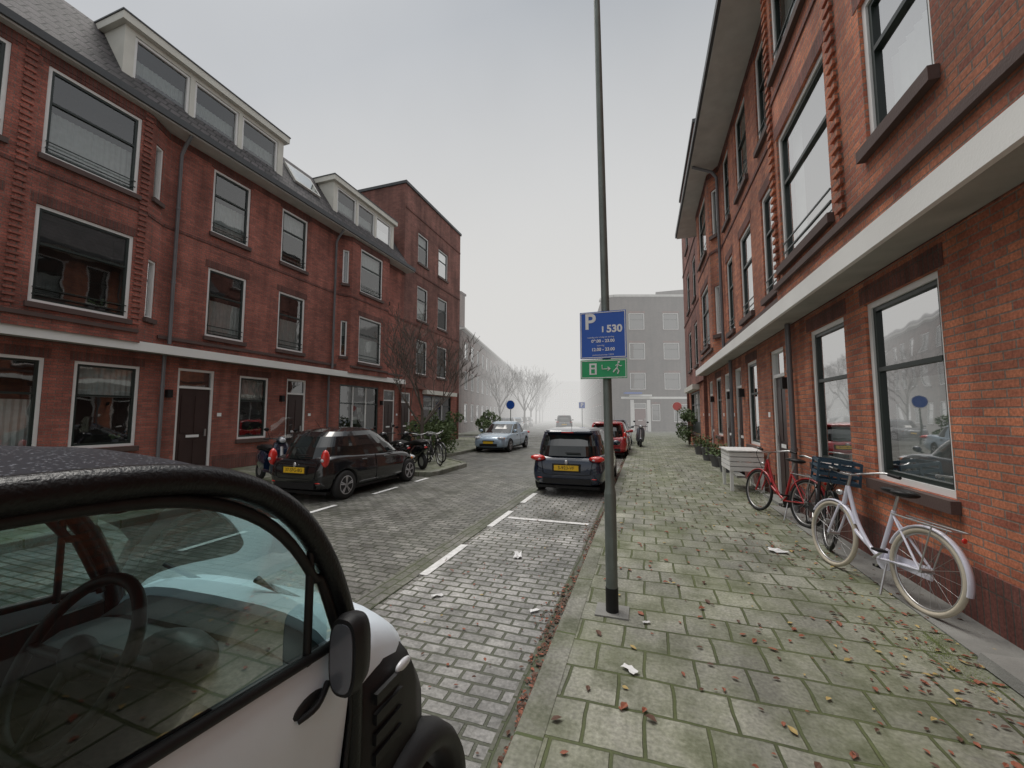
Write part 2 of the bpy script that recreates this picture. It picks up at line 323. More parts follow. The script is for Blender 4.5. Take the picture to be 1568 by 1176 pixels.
        a.face('window_panes','glass',[P(u0+t,-.08,z0),P(u1-t,-.08,z0),P(u1-t,-.08,z1-t),P(u0+t,-.08,z1-t)])
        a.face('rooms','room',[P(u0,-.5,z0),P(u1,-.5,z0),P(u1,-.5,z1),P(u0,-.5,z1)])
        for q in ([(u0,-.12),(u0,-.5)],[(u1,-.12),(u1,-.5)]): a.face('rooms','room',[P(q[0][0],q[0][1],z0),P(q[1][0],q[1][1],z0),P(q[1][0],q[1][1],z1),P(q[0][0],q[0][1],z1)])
        for k in range(4): 
            ua=u0+.25+(u1-u0-.5)*R.random()*.85; za=z0+.6+R.random()*.7; a.ob('posters','curtain',P,ua,ua+.25,-.12,-.115,za,za+.3)
        a.ob('sills','sill',P,u0-.05,u1+.05,.002,.07,z0-.1,z0-.003)
def facade(a,p0,p1,nref,z0,z1,ops,m='brickL',part='walls',rev=.13):
    P,Ln=frameP(p0,p1,nref)
    us=sorted({0,Ln}|{o[0] for o in ops}|{o[1] for o in ops}); zs=sorted({z0,z1}|{o[2] for o in ops}|{o[3] for o in ops})
    for i in range(len(us)-1):
        for j in range(len(zs)-1):
            cu=(us[i]+us[i+1])/2; cz=(zs[j]+zs[j+1])/2
            if any(o[0]<cu<o[1] and o[2]<cz<o[3] for o in ops): continue
            a.face(part,m,[P(us[i],0,zs[j]),P(us[i+1],0,zs[j]),P(us[i+1],0,zs[j+1]),P(us[i],0,zs[j+1])])
    for (u0,u1,a0,a1,k) in ops:
        for q in ([(u0,0,a0),(u0,-rev,a0),(u0,-rev,a1),(u0,0,a1)],[(u1,0,a0),(u1,-rev,a0),(u1,-rev,a1),(u1,0,a1)],[(u0,0,a0),(u1,0,a0),(u1,-rev,a0),(u0,-rev,a0)],[(u0,0,a1),(u1,0,a1),(u1,-rev,a1),(u0,-rev,a1)]):
            a.face(part,m,[P(*w) for w in q])
        window(a,P,u0,u1,a0,a1,k)
    return P,Ln
def toothed(a,bx,s,out,y,m,z0=3.65,z1=8.9):
    z=z0;k=0
    while z<z1:
        w=.085 if k%2 else .04
        x0=bx+s*(out+.001); x1=bx+s*(out+(.038 if k%2 else .012))
        a.box('toothed_quoins',m,min(x0,x1),max(x0,x1),y-w,y+w,z,z+.06); z+=.066; k+=1
def row(name,s,bx,Y0,poly,uops,gops,m,eave,loc,teeth,pipes,dormers,sky_=()):
    a=Acc(); nx=(s,0)
    facade(a,(bx,Y0),(bx,17.4),nx,-.15,3.12,[(o[0]-Y0,o[1]-Y0,o[2],o[3],o[4]) for o in gops],m)
    P=lambda u,o,z:(bx+s*o,u,z)
    cuts=[Y0]+sorted(sum([[o[0],o[1]] for o in gops if o[2]<.3],[]))+[17.4]
    for i in range(0,len(cuts)-1,2):
        if cuts[i+1]-cuts[i]>.12: a.ob('plinth','soldier',P,cuts[i]+.055,cuts[i+1]-.055,.002,.02,-.1,.42)
    a.ob('white_band','band',P,Y0,17.3,.36,.41,3.12,3.34); a.ob('soffit','soffit',P,Y0,17.3,.0,.36,3.135,3.3)
    for i in range(len(poly)-1):
        y0,o0=poly[i];y1,o1=poly[i+1]; Ln=math.hypot(y1-y0,o1-o0)
        ops=[]
        if abs(o0-o1)>.01 and Ln>.4:
            for (za,zb) in ((3.95,5.4),(6.95,8.35)): ops.append((Ln*.28,Ln*.74,za,zb,'narrow'))
        for o in uops:
            if o[0]>=y0 and o[1]<=y1 and abs(o0-o1)<.01: ops.append((o[0]-y0,o[1]-y0,o[2],o[3],o[4]))
        Pq,_=facade(a,(bx+s*o0,y0),(bx+s*o1,y1),(s,0.0001),3.3,9.02,ops,m)
        a.ob('string_course','soldier',Pq,.01,Ln-.01,.002,.02,6.42,6.49)
        if abs(o0-o1)<.01: a.ob('string_course','sill',Pq,.01,Ln-.01,.002,.05,3.52,3.6)
        a.ob('frieze','soldier',Pq,.01,Ln-.01,.002,.018,8.78,8.93)
    for y,o in teeth: toothed(a,bx,s,o,y,m)
    a.ob('eave_soffit','fascia',P,Y0,17.6,.1,eave,8.96,9.0)
    a.ob('eave_gutter','gutter',P,Y0,17.6,eave-.1,eave+.06,9.0,9.16)
    a.ob('eave_fascia','fascia',P,Y0,17.6,eave-.16,eave-.1,9.0,9.12)
    a.face('roof','tile',[P(Y0,eave-.1,9.1),P(17.4,eave-.1,9.1),P(17.4,-1.0,11.35),P(Y0,-1.0,11.35)])
    a.face('roof','tile',[P(Y0,-1.0,11.35),P(17.4,-1.0,11.35),P(17.4,-7,11.6),P(Y0,-7,11.6)])
    a.face('back_wall',m,[P(Y0,-8,0),P(17.4,-8,0),P(17.4,-8,11.3),P(Y0,-8,11.3)])
    a.face('back_wall',m,[P(Y0,0,0),P(Y0,-8,0),P(Y0,-8,11.3),P(Y0,0,9)])
    for (y0,y1) in sky_:
        def S(y,t,h):
            o_=(eave-.1)+( -1.0-(eave-.1))*t; z_=9.1+2.25*t; return P(y,o_+h*.8,z_+h*.55)
        a.hexa('skylight_frame','fascia',[S(y0,.42,.01),S(y1,.42,.01),S(y1,.8,.01),S(y0,.8,.01),S(y0,.42,.09),S(y1,.42,.09),S(y1,.8,.09),S(y0,.8,.09)])
        a.face('skylight_glass','glass',[S(y0+.08,.45,.095),S(y1-.08,.45,.095),S(y1-.08,.77,.095),S(y0+.08,.77,.095)])
    for (y0,y1,n) in dormers:
        f=-.0
        q0=9.42;q1=11.1
        w=(y1-y0-.3)/n; ops=[]
        for k in range(n): ops.append((.15+w*k+.06,.15+w*(k+1)-.06,q0+.42,q1-.12,'dorm'))
        facade(a,(bx+s*f,y0),(bx+s*f,y1),nx,q0,q1,ops,'cream','dormer_walls',.08)
        for yy in(y0,y1): a.face('dormer_walls','cream',[P(yy,f,q0),P(yy,-2.5,q0),P(yy,-2.5,q1),P(yy,f,q1)])
        a.ob('dormer_roof','cream',P,y0-.12,y1+.12,-2.6,.14,q1+.002,q1+.2)
        a.ob('dormer_roof_edge','gutter',P,y0-.14,y1+.14,-2.6,.16,q1+.203,q1+.24)
    for y,o in pipes:
        if o is not None: a.tube('drainpipe','pipe',[(bx+s*(eave-.05),y,8.95),(bx+s*(o+.2),y,8.7),(bx+s*(o+.08),y,8.5),(bx+s*(o+.08),y,3.4)],.042,10)
        a.tube('drainpipe','pipe',[(bx+s*.08,y,3.12),(bx+s*.08,y,0)],.042,10)
        for zz in(1,2.3,5,7):
            if zz<3 or o is not None: a.tube('pipe_brackets','pipe',[(bx+s*(.08 if zz<3 else o+.08),y,zz),(bx+s*(.08 if zz<3 else o+.08),y,zz+.05)],.052,10)
    o=.12; ops=[]
    for (za,zb) in((3.8,5.7),(6.8,8.7),(10.0,11.7)):
        ops+= [(18.7-17.4,19.8-17.4,za,zb,'win'),(21.0-17.4,22.2-17.4,za,zb,'win')]
    facade(a,(bx+s*o,17.4),(bx+s*o,24),nx,3.0,13.8,ops,'brickT','tall_block_walls')
    gop=[(.15,1.0,.05,2.75,'door'),(2.3,5.7,.7,2.7,'shop')]
    facade(a,(bx,17.4),(bx,24),nx,-.1,3.0,gop,m,'tall_block_walls')
    a.ob('shop_cornice','cream',P,19.6,23.4,.002,.3,2.75,2.98)
    for yy in(17.4,24): 
        a.face('tall_block_walls','brickT',[P(yy,o,0),P(yy,-8,0),P(yy,-8,13.8),P(yy,o,13.8)])
    a.face('tall_block_roof','gutter',[P(17.4,o,13.8),P(24,o,13.8),P(24,-8,13.8),P(17.4,-8,13.8)])
    a.ob('tall_block_coping','gutter',P,17.34,24.06,-8.05,o+.07,13.803,13.95)
    for zz in (6.42,9.3,12.5): a.ob('string_course','soldier',P,17.42,23.98,o+.002,o+.03,zz,zz+.1)
    for y in [o_[0] for o_ in gops if 'door' in o_[4]]:
        a.box('wall_lamp','black',min(bx+s*.002,bx+s*.12),max(bx+s*.002,bx+s*.12),y-.28,y-.16,2.05,2.25)
    return a.done(name,loc,absolute=True)
W1=(3.8,5.78);W2=(6.8,8.7)
def wl(y0,y1,k='winr'): return [(y0,y1,W1[0],W1[1],k),(y0,y1,W2[0],W2[1],k)]
row('brick_row_houses',1,-11.75,-4,[(-4,.45),(6.05,.45),(6.6,.15),(12.75,.15),(13.2,.45),(15.7,.45),(16.1,.15),(17.4,.15)],
    wl(2.1,3.75)+wl(4.25,5.85)+wl(7.75,8.9)+wl(10.05,11.15)+wl(13.7,15.2),
    [(1.6,3.0,.85,2.78,'win'),(3.5,4.75,.85,2.78,'win'),(5.2,6.4,.85,2.78,'win'),(7.24,8.2,.05,2.85,'door'),(8.95,9.95,.85,2.8,'win'),(10.66,11.5,.05,2.85,'door'),(13.2,15.7,.35,2.85,'shop'),(16.1,17.0,.05,2.8,'door')],
    'brickL',.62,(-11.75,10,0),[(4.0,.45),(5.97,.45)],[(6.85,.15),(12.5,.15)],[(5.6,10.1,3),(12.5,16.6,3)],[(10.7,11.9)])
row('brick_row_houses',-1,2.42,-3,[(-3,.40),(7.05,.40),(7.25,.15),(12.6,.15),(13.05,.4),(15.7,.4),(16.1,.15),(17.4,.15)],
    [(3.45,4.35,4.05,5.45,'win'),(3.45,4.35,6.95,8.5,'win'),(1.2,2.1,4.05,5.45,'win')]+wl(5.1,6.75)+wl(7.7,8.65)+wl(9.45,10.5)+wl(11.3,12.1)+wl(13.6,15.2),
    [(4.3,5.5,.9,2.85,'win'),(6.0,7.1,.9,2.85,'win'),(8.3,9.1,.05,2.85,'door'),(10.1,11.0,.9,2.85,'win'),(11.6,12.4,.05,2.85,'door'),(13.1,13.9,.05,2.85,'door'),(14.4,15.4,.9,2.85,'win'),(16.1,16.9,.05,2.85,'doorred')],
    'brickR',.92,(2.42,10,0),[(4.88,.40),(6.95,.40)],[(7.75,None),(12.45,.15)],[])
# far-left block (street bends left)
a=Acc(); bd=Vector((-.186,.983)); p0=Vector((-15.2,31.8)); p1=p0+bd*58
ops=[]
for k in range(22):
    for (za,zb) in((.9,2.6),(3.9,5.6),(6.7,8.3)): ops.append((1.2+k*2.55,2.4+k*2.55,za,zb,'simple'))
facade(a,p0,p1,(1,0),-.1,9.3,ops,'brickF')
q=p0+Vector((-.983,-.186))*9
ops=[(u,u+1,za,zb,'simple') for u in (1.5,5.5) for (za,zb) in((.9,2.5),(3.9,5.5),(6.7,8.2))]
facade(a,p0,q,(0,-1),-.1,9.3,ops,'brickF')
b1=p1+Vector((-.983,-.186))*9
c0=(p0+q)/2+bd*4; c1=(p1+b1)/2
ov=lambda v,z,dx=0:(v.x+dx,v.y,z)
a.face('roof','tile',[ov(p0,9.3,.3),ov(p1,9.3,.3),(c1.x,c1.y,12.4),(c0.x,c0.y,12.4)])
a.face('roof','tile',[ov(p0,9.3,.3),ov(q,9.3),(c0.x,c0.y,12.4)])
a.face('roof','tile',[ov(q,9.3),ov(b1,9.3),(c1.x,c1.y,12.4),(c0.x,c0.y,12.4)])
P,Ln=frameP(p0,p1,(1,0)); a.ob('eave','fascia',P,-.3,Ln,.002,.4,9.12,9.28)
P,Ln=frameP(p0,q,(0,-1)); a.ob('eave','fascia',P,-.3,Ln,.002,.4,9.12,9.28)
a.done('brick_terrace',(p0.x,p0.y,0),absolute=True)
a=Acc(); a.box('chimney','brickF',-17.4,-16.4,34,35,9,13.2); a.box('cap','sill',-17.5,-16.3,33.9,35.1,13.203,13.4); a.done('brick_chimney',(-16.9,34.5,9),absolute=True)
a=Acc(); A0=Vector((-2.0,39.3)); A1=Vector((15,44.9)); H=13.0
ops=[]
for u in (.9,4.2,7.4,10.8,14):
    for (za,zb) in((4.0,5.6),(6.9,8.5),(9.8,11.4)): ops.append((u,u+1.5,za,zb,'simple'))
ops+=[(1.2,2.4,.1,2.7,'doorred'),(2.9,3.7,1,2.6,'simple'),(5,6.4,.9,2.6,'simple'),(8,9.4,.9,2.6,'simple')]
facade(a,A0,A1,(0,-1),-.1,H,ops,'brickG')
corner=[A0]
for k in range(1,7):
    t=k/6; corner.append((1-t)**2*A0+2*t*(1-t)*Vector((-3.6,38.8))+t*t*Vector((-3.9,40.6)))
for k in range(6):
    nr=((corner[k]-Vector((0,42))).normalized()); facade(a,corner[k],corner[k+1],nr,-.1,H,[],'brickG')
B0=corner[-1]; B1=B0+bd*55; ops=[]
for k in range(20):
    for (za,zb) in((1,2.6),(4,5.6),(6.9,8.5),(9.8,11.4)): ops.append((1.2+k*2.6,2.6+k*2.6,za,zb,'simple'))
facade(a,B0,B1,(-1,0),-.1,H,ops,'brickG')
top=[(v.x,v.y,H) for v in [A1]+corner+[B1,B1+Vector((10,2)),A1+Vector((0,12))]]; a.face('roof','gutter',top)
P,Ln=frameP(A0,A1,(0,-1)); a.ob('coping','fascia',P,0,Ln,-.2,.15,H+.003,H+.22)
a.ob('string_course','band',P,0,Ln,.002,.06,3.1,3.3)
a.ob('entrance_surround','white',P,.85,1.18,.01,.1,0,3.0); a.ob('entrance_surround','white',P,2.42,2.75,.01,.1,0,3.0); a.ob('entrance_surround','white',P,.75,2.85,.01,.3,3.32,3.5)
a.ob('awning','signblue',P,.2,1.8,.1,.7,3.55,3.7)
for k in range(6):
    P2,L2=frameP(corner[k],corner[k+1],corner[k]-Vector((0,42))); a.ob('coping','fascia',P2,0,L2,-.2,.15,H+.003,H+.22)
a.box('penthouse','brickG',1.5,9,43.5,50,H+.01,H+1.4)
a.done('apartment_building',(A0.x,A0.y,0),absolute=True)
a=Acc(); ce=Vector((-9.5,39))+bd*92
ops=[(2+k*3,3.4+k*3,za,zb,'simple') for k in range(11) for (za,zb) in((1,2.6),(4,5.6),(7,8.5))]
facade(a,ce+Vector((-18,-3.4)),ce+Vector((18,3.4)),(0,-1),-.1,10,ops,'brickF')
a.face('roof','tile',[(ce.x-18,ce.y-3.4,10),(ce.x+18,ce.y+3.4,10),(ce.x+16,ce.y+9,13),(ce.x-19,ce.y+2,13)])
a.done('brick_school',(ce.x,ce.y,0),absolute=True)
# ---------------------------------------------------------------- ground
single('ground','ground',[(-900,-900,-.13),(900,-900,-.13),(900,1500,-.13),(-900,1500,-.13)],[(0,1,2,3)])
single('road','road',[(-45,-8,-.125),(45,-8,-.125),(45,160,-.125),(-45,160,-.125)],[(0,1,2,3)])
single('parking_bay_paving','bay',[(-2.28,-6,-.12),(-.8,-6,-.12),(-.8,26,-.12),(-2.28,26,-.12)],[(0,1,2,3)])
single('gutter_stones','gutterstone',[(-.8,-6,-.118),(-.66,-6,-.118),(-.66,26,-.118),(-.8,26,-.118)],[(0,1,2,3)])
single('road_edge_stones','gutterstone',[(-2.6,-6,-.119),(-2.34,-6,-.119),(-2.34,26,-.119),(-2.6,26,-.119)],[(0,1,2,3)])
def slab(name,m,poly,z0,z1):
    n=len(poly); v=[(x,y,z0) for x,y in poly]+[(x,y,z1) for x,y in poly]
    f=[tuple(range(n,2*n))]+[(i,(i+1)%n,n+(i+1)%n,n+i) for i in range(n)]
    o=single(name,m,v,f); bm=bmesh.new(); bm.from_mesh(o.data); bmesh.ops.recalc_face_normals(bm,faces=bm.faces); bm.to_mesh(o.data); bm.free(); return o
def kerbline(name,pts,w,z1=.0,side=1):
    pts=[Vector(p) for p in pts]; v=[];f=[]
    nrm=[]
    for i in range(len(pts)):
        t=Vector((0,0))
        if i>0: t+=(pts[i]-pts[i-1]).normalized()
        if i<len(pts)-1: t+=(pts[i+1]-pts[i]).normalized()
        t.normalize(); nrm.append(Vector((t.y,-t.x))*side)
    for p,nn in zip(pts,nrm):
        q=p+nn*w; v+=[(p.x,p.y,-.14),(p.x,p.y,z1-.012),(p.x+nn.x*.012,p.y+nn.y*.012,z1),(q.x,q.y,z1),(q.x,q.y,-.14)]
    for i in range(len(pts)-1):
        for j in range(4): f.append((5*i+j,5*i+j+1,5*i+j+6,5*i+j+5))
    o=single(name,'kerb',v,f); bm=bmesh.new(); bm.from_mesh(o.data); bmesh.ops.recalc_face_normals(bm,faces=bm.faces); bm.to_mesh(o.data); bm.free()
kr=[(-.66,-6),(-.66,26),(-1.4,29.5),(-5.0,37),(-5.9,40),(-14,83)]
kerbline('kerb',kr,.15,.004,1)
slab('sidewalk','sidewalk',[(-.51,-6),(2.6,-6),(2.6,24.2),(20,24.2),(20,60),(-4,60),(-13.8,83),(-5.75,40),(-4.85,37),(-1.25,29.5),(-.51,26)],-.14,0)
kl=[(-7.6,-6),(-7.6,9.6),(-5.7,10.0),(-5.6,10.3),(-5.6,12.2),(-5.9,12.6),(-7.6,14),(-7.6,23.5),(-8.4,25),(-11,26)]
kerbline('kerb',kl,.15,.004,-1)
slab('sidewalk','sidewalk',[(-7.75,-6),(-7.75,9.7),(-5.85,10.1),(-5.75,10.4),(-5.75,12.1),(-6.0,12.45),(-7.75,13.9),(-7.75,23.5),(-8.5,24.8),(-11,25.8),(-20,25.8),(-20,24),(-11.9,24),(-11.9,-6)],-.14,0)
fl=[(-12.4,30),(-12.5,33),(-22,84)]
kerbline('kerb',fl,.15,.004,-1)
slab('sidewalk','sidewalk',[(-12.55,30),(-12.65,33),(-22.15,84),(-26,84),(-15.3,31),(-24,29.5),(-24,28.5)],-.14,0)
a=Acc()
a.box('strip','strip',2.06,2.40,-6,8.2,.003,.012); a.done('drainage_strip',(2.2,0,0),absolute=True)
a=Acc(); a.hexa('slab','strip',[(2.0,3.0,.013),(2.38,3.0,.013),(2.38,3.5,.013),(2.0,3.5,.013),(2.015,3.015,.08),(2.365,3.015,.08),(2.365,3.485,.08),(2.015,3.485,.08)]); a.done('stone_doorstep',(2.2,3.3,0),absolute=True)
a=Acc()
def mk(x0,x1,y0,y1): a.face('lines','marking',[(x0,y0,-.114),(x1,y0,-.114),(x1,y1,-.114),(x0,y1,-.114)])
for y0,y1 in((1.6,2.7),(3.9,4.95),(5.85,6.9),(7.6,8.6),(10,11),(12.3,13.3),(14.3,15.3)): mk(-2.34,-2.24,y0,y1)
mk(-2.2,-.86,6.4,6.5); mk(-2.2,-.86,12.7,12.8)
for y0,y1 in((3.6,4.5),(5.4,6.3),(7.4,8.3),(9.1,9.7)): mk(-5.66,-5.56,y0,y1)
mk(-7.4,-5.66,5.4,5.5)
a.done('parking_markings',(-2.3,6,-.12),absolute=True)
# ---------------------------------------------------------------- street lamp post & sign
a=Acc()
a.tube('post','pole',[(0,0,0),(0,0,.95)],.048,20); a.tube('post','pole',[(0,0,.95),(0,0,1.0),(-.012,0,2.6),(-.045,0,6.2)],[.048,.038,.034,.026],20)
a.tube('base_collar','black',[(0,0,0),(0,0,.2)],.051,20)
a.tube('arm','pole',smoothpts([(-.045,0,6.15),(-.1,0,6.4),(-.5,0,6.5)]),.022,10); a.ball('luminaire','pole',(-.7,0,6.5),(.28,.12,.06))
a.box('post_hatch','pole',-.02,.02,-.0495,-.047,.35,.6)
a.box('footing','strip',-.13,.13,-.1,.12,.001,.012)
lamp=a.done('street_lamp',(-.28,3.45,0))
a=Acc()
a.box('blue_plate','signblue',-.19,.19,-.006,0,.165,.565); a.box('green_plate','signgreen',-.19,.19,-.006,0,-.005,.155)
def rim(z0,z1):
    t=.006; g=.006; y0,y1=-.0085,-.0062
    for (x0,x1,c,d) in((-.19+g,.19-g,z0+g,z0+g+t),(-.19+g,.19-g,z1-g-t,z1-g),(-.19+g,-.19+g+t,z0+g+t,z1-g-t),(.19-g-t,.19-g,z0+g+t,z1-g-t)): a.box('rims','signwhite',x0,x1,y0,y1,c,d)
rim(.165,.565); rim(-.005,.155)
a.box('meter_icon','signwhite',-.115,-.055,-.0085,-.0062,.03,.125); a.box('meter_icon_dark','signgreen',-.1,-.07,-.0105,-.0088,.09,.11); a.box('meter_icon_dark','signgreen',-.1,-.07,-.0105,-.0088,.04,.075)
a.tube('arrow','signwhite',[(-.01,-.009,.11),(-.01,-.009,.075),(.055,-.009,.075)],.0045,4); a.tube('arrow','signwhite',[(.035,-.009,.09),(.058,-.009,.075),(.035,-.009,.06)],.0045,4)
a.ball('walking_figure','signwhite',(.125,-.0085,.128),(.009,.002,.009)); a.tube('walking_figure','signwhite',[(.12,-.009,.115),(.11,-.009,.08),(.125,-.009,.055),(.115,-.009,.03)],.006,4); a.tube('walking_figure','signwhite',[(.11,-.009,.08),(.09,-.009,.06),(.08,-.009,.045)],.006,4); a.tube('walking_figure','signwhite',[(.118,-.009,.108),(.14,-.009,.095),(.15,-.009,.1)],.004,4); a.tube('walking_figure','signwhite',[(.118,-.009,.108),(.098,-.009,.1)],.004,4)
for z in(.05,.3,.5): a.tube('clamps','steel',[(.03,.02,z),(.03,.08,z)],.05,12)
sg=a.done('parking_sign',(-.31,3.385,1.905))
rt=(rad(90),0,0)
text(sg,'P',.185,(-.105,-.0075,.475),rt,'signwhite',bold=.004); text(sg,'530',.085,(.095,-.0075,.41),rt,'signwhite',bold=.003); text(sg,'i',.07,(.0,-.0075,.41),rt,'signwhite',bold=.003)
for z,t in((.345,'maandag t/m vrijdag en zondag'),(.275,'zaterdag'),): text(sg,t,.018,(-.02,-.0075,z),rt,'signwhite')
text(sg,'09.00 - 23.00',.036,(0,-.0075,.312),rt,'signwhite',bold=.001); text(sg,'12.00 - 23.00',.036,(0,-.0075,.24),rt,'signwhite',bold=.001); text(sg,'parkeerautomaat 13033',.018,(0,-.0075,.195),rt,'signwhite')
def fsign(name,x,y,z,m,shape):
    a=Acc(); a.tube('post','pole',[(0,0,0),(0,0,z+.3)],.03,8)
    if shape=='disc': a.tube('disc','signwhite',[(0,-.06,z),(0,-.045,z)],.33,24); a.tube('disc_face',m,[(0,-.068,z),(0,-.062,z)],.3,24)
    else: a.box('plate','signwhite',-.3,.3,-.06,-.045,z-.3,z+.3); a.box('plate_face',m,-.28,.28,-.067,-.062,z-.28,z+.28)
    e=a.done(name,(x,y,0))
    if shape!='disc': text(e,'P',.5,(0,-.07,z),rt,'signwhite',bold=.01)
fsign('round_traffic_sign',-9.0,27.0,2.3,'signblue','disc'); fsign('parking_sign',-5.6,38.5,2.5,'signblue','sq')
fsign('round_traffic_sign',2.3,31,2.2,'redlens','disc')
# ---------------------------------------------------------------- cars
def make_car(name,loc,rz,Lc,Wc,Hc,paint,tail='tall',plate=None,wr=.29,wb=.62,sedan=False,hubs='alloy'):
    a=Acc(); hw=Wc/2; rnd=tail=='tall' and Lc<3.6
    ts=[0,.015,.06,.14,.3,.5,.66,.78,.88,.95,.985,1]
    zt=[.40,.56,.605,.62,.62,.615,.61,.60,.555,.50,.44,.34]
    zb=[.24,.17,.14,.125,.12,.12,.12,.12,.125,.14,.17,.22]
    ww=[.80,.88,.94,.975,.99,1,1,.99,.955,.89,.80,.68]
    if sedan: zt=[.42,.6,.64,.655,.62,.615,.61,.60,.565,.52,.46,.36]
    if rnd: zt=[.40,.56,.62,.635,.625,.60,.585,.57,.52,.45,.39,.30]; ww=[.74,.84,.92,.97,.99,1,1,.98,.93,.84,.73,.6]
    body=bmesh.new(); rings=[]
    for t,T,B,w in zip(ts,zt,zb,ww):
        y=-Lc/2+Lc*t; zt_=T*Hc; zb_=B*Hc; h=zt_-zb_; W=w*hw
        half=[(0,zb_),(.72*W,zb_),(.95*W,zb_+.06*h),(.995*W,zb_+.3*h),(1.0*W,zb_+.55*h),(.965*W,zb_+.70*h),(.955*W,zb_+.93*h),(.84*W,zt_),(.45*W,zt_+.012),(0,zt_+.018)]
        ring=[(x,y,z) for x,z in half]+[(-x,y,z) for x,z in half[-2:0:-1]]
        rings.append([body.verts.new(p) for p in ring])
    n=len(rings[0])
    for i in range(len(rings)-1):
        for j in range(n): k=(j+1)%n; body.faces.new((rings[i][j],rings[i][k],rings[i+1][k],rings[i+1][j]))
    body.faces.new(rings[0]); body.faces.new(rings[-1][::-1])
    bmesh.ops.recalc_face_normals(body,faces=body.faces)
    me=D.meshes.new('body'); body.to_mesh(me); body.free(); me.materials.append(M[paint])
    bo=D.objects.new('body',me); sc.collection.objects.link(bo)
    ss=bo.modifiers.new('s','SUBSURF'); ss.levels=2; ss.render_levels=2
    ya=-Lc*wb/2; yf=Lc*wb/2
    if rnd: ya=-Lc*.33; yf=Lc*.35
    cm=D.meshes.new('cut'); cb=bmesh.new()
    for yy in(ya,yf):
        for sx in(-1,1):
            bmesh.ops.create_cone(cb,cap_ends=True,segments=40,radius1=wr+.045,radius2=wr+.045,depth=.34,matrix=Matrix.Translation((sx*(hw-.06),yy,wr+.005))@Matrix.Rotation(rad(90),4,'Y'))
    cb.to_mesh(cm); cb.free(); cm.materials.append(M['black']); co=D.objects.new('cut',cm); sc.collection.objects.link(co)
    bl=bo.modifiers.new('b','BOOLEAN'); bl.object=co; bl.operation='DIFFERENCE'; bl.solver='EXACT'
    try: bl.material_mode='TRANSFER'
    except Exception: pass
    dg=bpy.context.evaluated_depsgraph_get(); m2=D.meshes.new_from_object(bo.evaluated_get(dg))
    D.objects.remove(bo); D.objects.remove(co)
    m2.polygons.foreach_set('use_smooth',[True]*len(m2.polygons))
    m2.name='body'
    def ring(z,y0,y1,w,N_=72,ex=5):
        out=[];cy=(y0+y1)/2;hy=(y1-y0)/2
        if rnd: ex=3.8
        for k in range(N_):
            th=2*math.pi*(k+.5)/N_; c=math.cos(th);s_=math.sin(th)
            x=w*math.copysign(abs(c)**(2/ex),c); y=cy+hy*math.copysign(abs(s_)**(2/ex),s_)
            fr=1-.10*(x/w)**2*(1 if y>cy else .35); out.append((x,cy+(y-cy)*fr,z))
        return out
    if sedan: lv=[(.60,-.36,.25,.90),(.74,-.31,.16,.845),(.90,-.23,.06,.77),(.965,-.18,.0,.72),(.99,-.13,-.04,.6),(1,-.1,-.06,.35)]
    elif rnd: lv=[(.585,-.475,.33,.91),(.74,-.445,.22,.86),(.885,-.40,.11,.77),(.95,-.355,.04,.70),(.985,-.27,-.02,.56),(1,-.19,-.06,.33)]
    else: lv=[(.59,-.478,.27,.90),(.74,-.462,.175,.86),(.90,-.425,.06,.79),(.965,-.40,.0,.73),(.99,-.34,-.04,.6),(1,-.25,-.08,.35)]
    G=[ring(q[0]*Hc,q[1]*Lc,q[2]*Lc,q[3]*hw) for q in lv]
    nn=len(G[0])
    for i in range(len(G)-1):
        q=lv[i]; cy=(q[1]+q[2])/2*Lc; hy=(q[2]-q[1])/2*Lc; w=q[3]*hw
        for j in range(nn):
            k=(j+1)%nn; x=(G[i][j][0]+G[i][k][0])/2; y=(G[i][j][1]+G[i][k][1])/2
            rx=abs(x)/w; ry=(y-cy)/hy
            gl=i<2
            if gl:
                if rx>.86 and ry>.80 : gl=False
                if rx>.80 and ry<(-.66 if rnd else -.74): gl=False
                if rx>.9 and abs(y+.05*Lc)<.03*Lc: gl=False
            a.face('side_glass' if gl else 'roof_and_pillars','carglass' if gl else paint,[G[i][j],G[i][k],G[i+1][k],G[i+1][j]],True)
    a.face('roof_and_pillars',paint,G[-1])
    for yy in(ya,yf):
        for sx in(-1,1):
            x1=sx*(hw-.02); x0=sx*(hw-.2); z=wr
            prof=[(0,.62),(0,.93),(.15,1),(.85,1),(1,.93),(1,.66)]
            rr=[]
            for u,q in prof:
                x=x0+(x1-x0)*u; rr.append([(x,yy+q*wr*math.cos(2*math.pi*k/32),z+q*wr*math.sin(2*math.pi*k/32)) for k in range(32)])
            a.rings('tyre','rubber',rr)
            a.disc('wheel_back','black',(0,yy,z),wr*.66,sx*(hw-.12),sx*(hw-.055))
            a.torusx('rim',hubs,(sx*(hw-.03),yy,z),wr*.62,.014,28,6)
            for k in range(5):
                t=2*math.pi*k/5+.3
                for dt in(-.12,.12): a.tube('rim_spokes',hubs,[(sx*(hw-.035),yy,z),(sx*(hw-.028),yy+wr*.62*math.cos(t+dt),z+wr*.62*math.sin(t+dt))],.018,5)
            a.disc('hub_cap',hubs,(0,yy,z),wr*.18,sx*(hw-.05),sx*(hw-.02))
